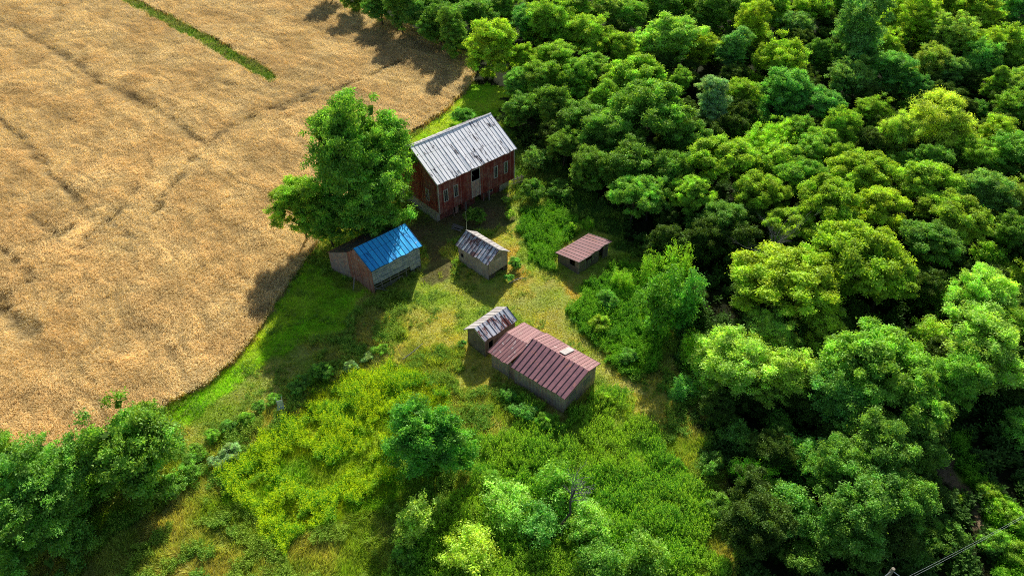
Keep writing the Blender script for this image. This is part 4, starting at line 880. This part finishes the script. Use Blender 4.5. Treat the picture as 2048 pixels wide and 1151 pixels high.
# ------------------------------------------------------------------ trees
# (x, y, radius, colour, kind): sight line to the crown's middle as surveyed
FOREST = [
 # dark belt behind the field
 (712,-22,36,'D','round'),(760,2,38,'DG','round'),(800,14,36,'D','tall'),(840,22,40,'DG','round'),(880,40,42,'D','round'),(905,66,34,'DG','tall'),(945,30,42,'DG','round'),(900,0,40,'DG','round'),(860,-12,38,'G','round'),(960,-10,40,'G','round'),(1005,15,38,'DG','round'),(800,-25,36,'D','round'),(660,-40,32,'D','round'),
 # corner where field, lane and wood meet
 (985,88,52,'YG','round'),(1055,45,36,'BG','round'),(1105,45,52,'YG','round'),(1150,10,42,'G','round'),(1050,115,30,'YG','round'),(1080,160,44,'G','round'),(1112,120,50,'YG','round'),(1035,168,34,'BG','round'),(1150,160,42,'G','round'),(1182,70,44,'YG','round'),
 (1010,-15,40,'YG','round'),(1080,-20,40,'G','round'),
 # back rows
 (1245,98,36,'YG','round'),(1215,18,38,'O','round'),(1260,30,34,'G','round'),(1345,72,56,'L','round'),(1290,85,30,'L','round'),(1320,12,36,'D','round'),(1370,5,36,'YG','round'),(1402,92,40,'Y','round'),(1425,22,42,'D','round'),(1465,100,36,'B','tall'),(1505,58,44,'YO','tall'),(1475,0,38,'YG','round'),(1545,15,40,'YG','round'),(1595,52,32,'B','round'),
 (1560,120,52,'Y','round'),(1640,105,38,'D','round'),(1625,15,42,'YG','round'),(1680,-5,40,'G','round'),(1718,75,66,'B','tall'),(1775,95,34,'YG','round'),(1735,5,40,'B','round'),(1820,40,62,'Y','round'),(1785,140,46,'BG','round'),(1700,160,44,'B','round'),(1905,72,62,'O','round'),(1875,-5,44,'YG','round'),(1960,20,46,'Y','round'),(1985,95,48,'Y','round'),(2035,15,38,'BG','round'),(2035,100,46,'YG','round'),(2040,175,40,'O','round'),
 (1965,120,44,'BG','round'),(1862,125,40,'O','round'),(1905,140,34,'B','round'),(1840,175,30,'BG','round'),(1897,165,28,'B','round'),(1990,175,32,'YG','cone'),(1950,220,24,'BG','round'),(2030,215,42,'G','round'),(1750,222,38,'YG','round'),(1885,240,60,'LY','weep'),(1800,262,42,'LY','weep'),(1820,215,30,'G','round'),
 # second rows
 (1265,165,52,'YG','spread'),(1200,205,34,'YG','tall'),(1180,130,34,'G','round'),(1362,160,30,'G','round'),(1330,170,28,'YG','round'),(1425,205,36,'S','tall'),(1300,235,70,'G','spread'),(1480,190,36,'YG','round'),(1495,165,28,'YO','round'),(1572,185,50,'BG','round'),(1632,210,42,'BG','spread'),(1516,248,28,'G','round'),(1590,262,34,'G','round'),(1540,285,48,'F','feather'),(1680,258,44,'YG','round'),(1640,285,36,'YG','round'),(1700,285,30,'G','round'),
 (1215,270,52,'DG','round'),(1110,215,46,'D','round'),(1040,215,34,'DG','round'),(1160,240,46,'D','round'),(1385,280,50,'DG','round'),(1350,255,30,'BG','round'),(1130,290,36,'D','round'),(1265,320,58,'D','round'),(1180,330,42,'D','round'),(1340,345,46,'D','round'),(1300,390,40,'DG','round'),(1268,400,42,'G','spread'),(1240,345,40,'D','round'),
 (1440,325,60,'Y','spread'),(1385,395,44,'YG','spread'),(1500,325,40,'YG','round'),(1545,330,46,'YG','round'),(1520,395,52,'Y','spread'),(1600,365,52,'G','spread'),(1620,305,40,'G','round'),(1680,315,34,'YG','round'),(1720,355,54,'Y','spread'),(1650,420,62,'Y','spread'),(1755,425,56,'Y','spread'),(1850,375,60,'YG','spread'),(1580,460,46,'Y','spread'),(1700,455,44,'Y','round'),(1445,440,42,'DG','round'),(1400,455,36,'DG','round'),
 (1905,440,60,'YG','spread'),(1965,385,54,'B','round'),(2025,395,44,'O','round'),(1945,300,40,'YG','round'),(2030,305,46,'G','round'),(1995,265,40,'Y','round'),(1860,315,36,'G','round'),(1855,490,56,'DG','spread'),(1790,330,34,'G','round'),(2020,460,44,'D','round'),
 (1700,535,88,'Y','spread'),(1770,560,52,'YG','spread'),(1980,515,36,'YG','round'),(1965,590,66,'L','round'),(2040,560,42,'YG','round'),(1565,575,86,'Y','spread'),(1490,590,34,'G','round'),
 (1470,715,74,'L','round'),(1545,665,52,'L','round'),(1560,745,62,'L','round'),(1640,655,48,'LY','round'),(1625,735,44,'L','round'),(1420,760,40,'L','round'),
 (1740,740,88,'G','spread'),(1690,800,70,'BG','round'),(1800,800,76,'G','spread'),(1860,680,46,'L','round'),(1965,690,78,'L','round'),(1900,760,62,'G','round'),(2010,640,52,'YG','round'),(2035,740,46,'G','round'),
 (1595,905,52,'BG','round'),(1470,870,38,'DG','round'),(1505,950,44,'F','round'),(1575,1030,52,'BG','spread'),(1545,985,34,'D','round'),(1750,880,80,'DG','round'),(1680,930,60,'DG','round'),(1830,890,62,'DG','round'),(1720,1020,80,'D','round'),(1810,1000,60,'D','round'),(1650,1080,52,'D','round'),(2045,860,40,'G','spread'),(1560,850,36,'D','round'),
]
NEARW = {'field': ''}
for (cx, cy, r, c, k) in FOREST:
    place_tree(cx, cy, r*1.16, c, k, name='tree', cat='tree', group=None)
NF = len(TREES)
# trees standing in the open, each with its own label
place_tree(722, 325, 150, 'G', 'round', 'tall broad tree with light green crown between wheat field and white-roofed barn', size='L', zs=1.15, hcadd=2.3)
place_tree(598, 402, 66, 'YG', 'round', 'smaller light green tree joined to the left side of the barn tree', hcadd=1.5)
place_tree(740, 425, 76, 'G', 'round', 'dark lower green tree directly behind the blue roof')
place_tree(655, 440, 56, 'G', 'round', 'green tree on the field edge left of the blue-roofed barn')
place_tree(268, 900, 112, 'DG', 'round', 'dense rounded dark green tree standing against the near edge of the wheat', hcadd=-1.0, zs=1.22)
place_tree(75, 1000, 150, 'DG', 'round', 'biggest tree of the bottom left corner with light leaf tips', size='L', hcadd=-1.0, zs=1.22)
place_tree(190, 985, 60, 'G', 'round', 'spreading mid green tree between the two dense trees at bottom left', hcadd=-1.0, zs=1.22)
place_tree(10, 915, 60, 'G', 'round', 'green tree cut by the left edge of the photo below the wheat', hcadd=-1.0, zs=1.22)
place_tree(852, 888, 92, 'M', 'round', 'dense blue-green maple standing alone beside the goldenrod patch', hcadd=-1.0, zs=1.22)
place_tree(832, 1040, 54, 'L', 'tall', 'slender pale yellow-green tree leaning below the blue-green maple')
place_tree(945, 1100, 70, 'LY', 'round', 'round pale yellow-green young tree at the bottom centre edge')
place_tree(1010, 1015, 58, 'L', 'round', 'pale green young tree right above the bottom centre round one')
place_tree(985, 960, 30, 'G', 'round', 'small green sapling between the maple and the dead leaning trunk')
place_tree(1118, 985, 54, 'G', 'round', 'leafy green crown growing around the leaning dead trunk')
place_tree(1080, 1050, 52, 'BG', 'round', 'bushy green tree just left of the dead trunk foot')
place_tree(1180, 1040, 56, 'L', 'round', 'light green small tree just right of the dead trunk foot')
place_tree(1200, 1120, 58, 'G', 'round', 'green tree on the bottom edge below the dead trunk')
place_tree(1290, 1115, 66, 'G', 'round', 'wide green tree on the bottom edge beside the weedy slope')
place_tree(1318, 610, 56, 'V', 'tall', 'vine-covered green tree column beside the rust-roofed sheds track', hcadd=1.6, zs=1.5)
place_tree(1368, 612, 44, 'M', 'tall', 'darker right half of the vine-covered tree clump', hcadd=1.4, zs=1.45)
place_tree(1300, 540, 30, 'F', 'feather', 'feathery lime green young trees left of the vine column', zs=1.4)
place_tree(1355, 535, 42, 'F', 'feather', 'taller feathery lime green young trees topping the vine column', zs=1.4)
place_tree(1245, 560, 26, 'F', 'feather', 'low feathery yellow-lime growth next to the open lean-to')
place_tree(1385, 700, 40, 'F', 'feather', 'feathery bright green young tree in front of the pale trees')
place_tree(1362, 780, 36, 'BG', 'round', 'round fresh green bush-like tree on the shaded track edge')
SHR = [
 (1072,322,30,'B','round','pale blue-green sumac bush at the right end of the big barn'),
 (1066,385,30,'D','shrub','dark shrub in shade below the sumac'),
 (1120,380,26,'D','shrub','dark shrub in deep shade right of the barn yard'),
 (925,236,26,'BG','shrub','bright green bush behind the ridge of the big barn'),
 (948,434,24,'D','shrub','dark shrub in the shadow in front of the barn door'),
 (1020,430,12,'L','shrub','small pale climbing bush at the barn shadow edge'),
 (1012,400,10,'L','shrub','little light green bush at the barn corner'),
 (1030,528,16,'BG','shrub','bright green bush against the right wall of the grey shed'),
 (1018,556,12,'BG','shrub','smaller bright green bush at the grey shed corner'),
 (911,525,9,'YG','shrub','tiny green bush at the left corner of the grey shed'),
 (925,688,10,'BG','shrub','small green bush beside the narrow plank shed'),
 (548,800,17,'G','shrub','green bush just left of the pale metal stand'),
 (520,815,17,'DG','shrub','deep green bush second left of the metal stand'),
 (492,838,18,'G','shrub','green bush in the middle of the ditch row'),
 (458,852,18,'DG','shrub','dark bush in the ditch row near the dry grass'),
 (425,872,18,'G','shrub','green bush at the lower end of the ditch row'),
 (395,905,20,'G','shrub','bush beside the dense rounded tree'),
 (362,960,34,'G','shrub','leafy bush at the right foot of the dense rounded tree'),
 (385,930,26,'DG','shrub','dark bush between the rounded tree and the silvery thicket'),
 (462,905,22,'S','shrub','greyish silvery thicket at the goldenrod edge'),
 (435,925,20,'S','shrub','second smaller silvery thicket lower down'),
 (600,770,24,'DG','shrub','dark bush in the shade above the metal stand'),
 (640,745,26,'DG','shrub','dark bush in the shade left of the silvery one'),
 (735,715,15,'S','shrub','silvery green bush above the goldenrod patch top'),
 (700,735,15,'S','shrub','grey-green bush at the upper left of goldenrod'),
 (760,700,18,'G','shrub','green bush in the tangle above the goldenrod patch'),
 (1215,600,24,'BG','shrub','broad fresh green bush left of the vine column'),
 (1200,650,23,'YG','shrub','yellow-green bush on the track bend'),
 (1255,715,20,'BG','shrub','low green bush at the lower end of the track hedge'),
 (1150,455,16,'YG','shrub','bright green bush behind the open lean-to'),
 (1175,445,14,'F','feather','feathery lime plant behind the open lean-to'),
 (1015,790,16,'BG','shrub','upright green bush left of the long shed'),
 (1045,825,26,'BG','shrub','rounded green bush below the long shed corner'),
 (1090,845,22,'G','shrub','green bush in front of the long shed front'),
 (1210,800,20,'YG','shrub','green bush at the right of the long shed'),
 (1975,985,26,'YG','shrub','sunlit bush beside the dirt path at right'),
 (2015,1030,32,'YG','shrub','sunlit green bush near the right edge above the wires'),
 (1990,1085,32,'G','shrub','bush where the overhead wires end'),
 (2035,1110,30,'YG','shrub','bright bush in the bottom right corner'),
 (1925,1000,14,'YG','shrub','small bush on the dirt path bank'),
 (810,1110,30,'G','shrub','green bush at bottom edge under the slender pale tree'),
 (1420,930,30,'DG','shrub','shaded bush at the wood edge beside the weeds'),
 (1440,1010,34,'DG','shrub','dark bush lower down the wood edge'),
 (1600,1120,40,'D','shrub','dark undergrowth bush at the bottom edge of the wood'),
 (1890,1080,44,'D','shrub','dark green bush under the overhead wires'),
 (1830,1090,40,'D','shrub','dark bush right of the utility pole'),
 (1730,1120,40,'D','shrub','dark bush left of the utility pole'),
]
for (cx, cy, r, c, k, lab) in SHR: place_tree(cx, cy, r, c, k, lab, name='bush', cat='bush')

# labels for the wood: colour, shape and the neighbours that set each one apart
def lum(t): return t['cx'], t['cy']
SHAPE = {'round': 'rounded', 'spread': 'spreading', 'tall': 'tall', 'cone': 'pointed', 'weep': 'drooping', 'feather': 'feathery'}
def zone(t):
    x, y = t['cx'], t['cy']
    if y < 60 and x < 1010: return 'in the dark belt behind the wheat'
    if x < 1120 and y < 200: return 'at the wood corner above the barn roof'
    if x < 1330 and 190 < y < 440: return 'in the shaded wood edge right of the barn'
    col_ = 'left' if x < 1400 else 'middle' if x < 1720 else 'right'
    row_ = 'back' if y < 130 else 'second' if y < 270 else 'central' if y < 480 else 'front' if y < 700 else 'lower' if y < 900 else 'bottom'
    return 'in the %s %s of the wood' % (row_, col_)
seen = {}
FT = TREES[:NF]
for t in FT:
    o = [u for u in FT if u is not t]
    L = min([u for u in o if u['cx'] < t['cx']-15] or o, key=lambda u: math.hypot(u['cx']-t['cx'], (u['cy']-t['cy'])*1.3))
    Rr = min([u for u in o if u['cx'] > t['cx']+15] or o, key=lambda u: math.hypot(u['cx']-t['cx'], (u['cy']-t['cy'])*1.3))
    sz = 'small ' if t['R'] < 3.6 else 'big ' if t['R'] > 5.6 else ''
    base = '%s%s %s tree %s' % (sz, SHAPE[t['kind']], CW[t['col']], zone(t))
    sb_ = base.replace(' of the wood', '').replace('in the ', 'in ')
    t['cand'] = [base, sb_+', right of %s one' % CW[L['col']], sb_+', left of %s one' % CW[Rr['col']]]
left = list(FT)
for k in range(3):
    cnt = {}
    for t in left: cnt[t['cand'][k]] = cnt.get(t['cand'][k], 0)+1
    nxt = []
    for t in left:
        if cnt[t['cand'][k]] == 1: t['o']['label'] = t['cand'][k]
        else: nxt.append(t)
    left = nxt
grp = {}
for t in left: grp.setdefault(t['cand'][0], []).append(t)
for b, ts in grp.items():
    ts.sort(key=lambda t: t['cx'])
    for i, t in enumerate(ts): t['o']['label'] = (['left', 'right'][i] if len(ts) == 2 else ['leftmost', 'second', 'third', 'fourth', 'fifth', 'sixth', 'seventh'][min(i, 6)])+' '+b
for t in FT:
    s_ = t['o']['label']
    if len(s_.split()) > 16: s_ = s_.replace(' rounded', '', 1).replace('a ', '')
    if len(s_.split()) > 16: s_ = s_.replace('at the ', 'at ').replace(' the dark belt', ' dark belt').replace('the shaded', 'shaded').replace('the barn', 'barn')
    t['o']['label'] = s_
for t in FT: t['o']['group'] = 'trees of the wood'

# young trees, leaf colour darkened to paint the gap shade, fill the wood between the tall ones
pts = []; rq = random.Random(11); FP = REG[0][1]
TR = [(t['o'].location[0], t['o'].location[1], t['R']) for t in TREES]
for _ in range(9000):
    x = rq.uniform(5, 120); y = rq.uniform(34, 190)
    px, py = to_px(x, y, 3)
    if not (-20 < py < 1170 and px < 2080): continue
    if not inside(FP, np.array([x]), np.array([y]))[0]: continue
    if any(inside(REG[i][1], np.array([x]), np.array([y]))[0] for i in (1, 14, 15)): continue
    if px < 1330+max(0, (py-500))*.12 and 380 < py < 760: continue
    if 1700 < px < 1850 and 600 < py < 740: continue
    if 1400 < px < 1500 and 500 < py < 640: continue
    if 1860 < px < 2100 and 780 < py: continue
    if any(math.hypot(x-a, y-b) < 1.9+y*.012 for a, b, c in TR): continue
    if any(math.hypot(x-a, y-b) < 3.1+y*.014 for a, b in pts): continue
    pts.append((x, y))
    if len(pts) > 250: break
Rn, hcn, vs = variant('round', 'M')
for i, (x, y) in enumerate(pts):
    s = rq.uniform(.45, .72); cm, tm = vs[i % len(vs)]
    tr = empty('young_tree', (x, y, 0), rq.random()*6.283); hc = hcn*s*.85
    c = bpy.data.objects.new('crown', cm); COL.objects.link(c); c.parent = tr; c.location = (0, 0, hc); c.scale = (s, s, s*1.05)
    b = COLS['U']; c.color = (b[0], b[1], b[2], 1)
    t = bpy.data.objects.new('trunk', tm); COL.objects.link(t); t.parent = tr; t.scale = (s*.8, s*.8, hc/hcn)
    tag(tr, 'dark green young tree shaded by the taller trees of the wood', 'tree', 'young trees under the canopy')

# bare dead wood
def dead_tree(name, base, trunk_pts, r0, label, seed, nb, spread, cat='dead tree', blen=(1.2, 3.0)):
    rg = random.Random(seed); o = empty(name, (base[0], base[1], 0)); mb = MB(); T = [V3(*p) for p in trunk_pts]
    mb.tube(T, [r0*(1-.6*i/(len(T)-1)) for i in range(len(T))], 8); mb.build('trunk', M['bark'] if r0 > .15 else M['deadwood'], o)
    br = MB()
    def grow(p, d, L, r, lev):
        pts = [p]; dd = V3(*d)
        for i in range(4):
            dd = dd+V3(rg.uniform(-.25, .25), rg.uniform(-.25, .25), rg.uniform(-.12, .2)); dd /= np.linalg.norm(dd); pts.append(pts[-1]+dd*L/4)
        br.tube(pts, [r, r*.8, r*.6, r*.42, r*.2], 5)
        if lev > 0:
            for _ in range(4):
                q = pts[rg.randint(1, 4)]; e = dd+V3(rg.uniform(-.9, .9), rg.uniform(-.9, .9), rg.uniform(-.4, .5)); e /= np.linalg.norm(e); grow(q, e, L*.55, r*.5, lev-1)
    for i in range(nb):
        t = rg.uniform(.5, 1.0); k = t*(len(T)-1); a = T[int(k)] if int(k) >= len(T)-1 else T[int(k)]+(T[int(k)+1]-T[int(k)])*(k-int(k))
        an = rg.uniform(*spread); d = V3(math.cos(an), math.sin(an), rg.uniform(.5, 1.3)); d /= np.linalg.norm(d)
        grow(a, d, rg.uniform(*blen), r0*.35, 2)
    br.build('branch', M['deadwood'], o); tag(o, label, cat); return o
pb = at(1122, 1080, 0)
tt = at(1150, 980, 4.4); dead_tree('dead_tree', pb, [(0, 0, -.3), ((tt[0]-pb[0])*.1-.1, (tt[1]-pb[1])*.3, 1.5), ((tt[0]-pb[0])*.5+.2, (tt[1]-pb[1])*.5, 2.6), ((tt[0]-pb[0])*.65, (tt[1]-pb[1])*.8, 3.5), (tt[0]-pb[0], tt[1]-pb[1], 4.4)], .17,
    'leaning dark trunk with bare grey branches reaching above the bottom centre bushes', 5, 8, (-.6, 2.2), blen=(1.0, 2.2))
pb = at(1500, 560, 0); dead_tree('dead_tree', pb, [(0, 0, -.3), (.6, .5, 2.0), (1.6, 1.0, 3.8), (2.6, 1.4, 5.0)], .14, 'tangle of bare grey branches between the yellow-green trees of the wood edge', 8, 11, (-1.2, 3.6), blen=(2.2, 4.2))
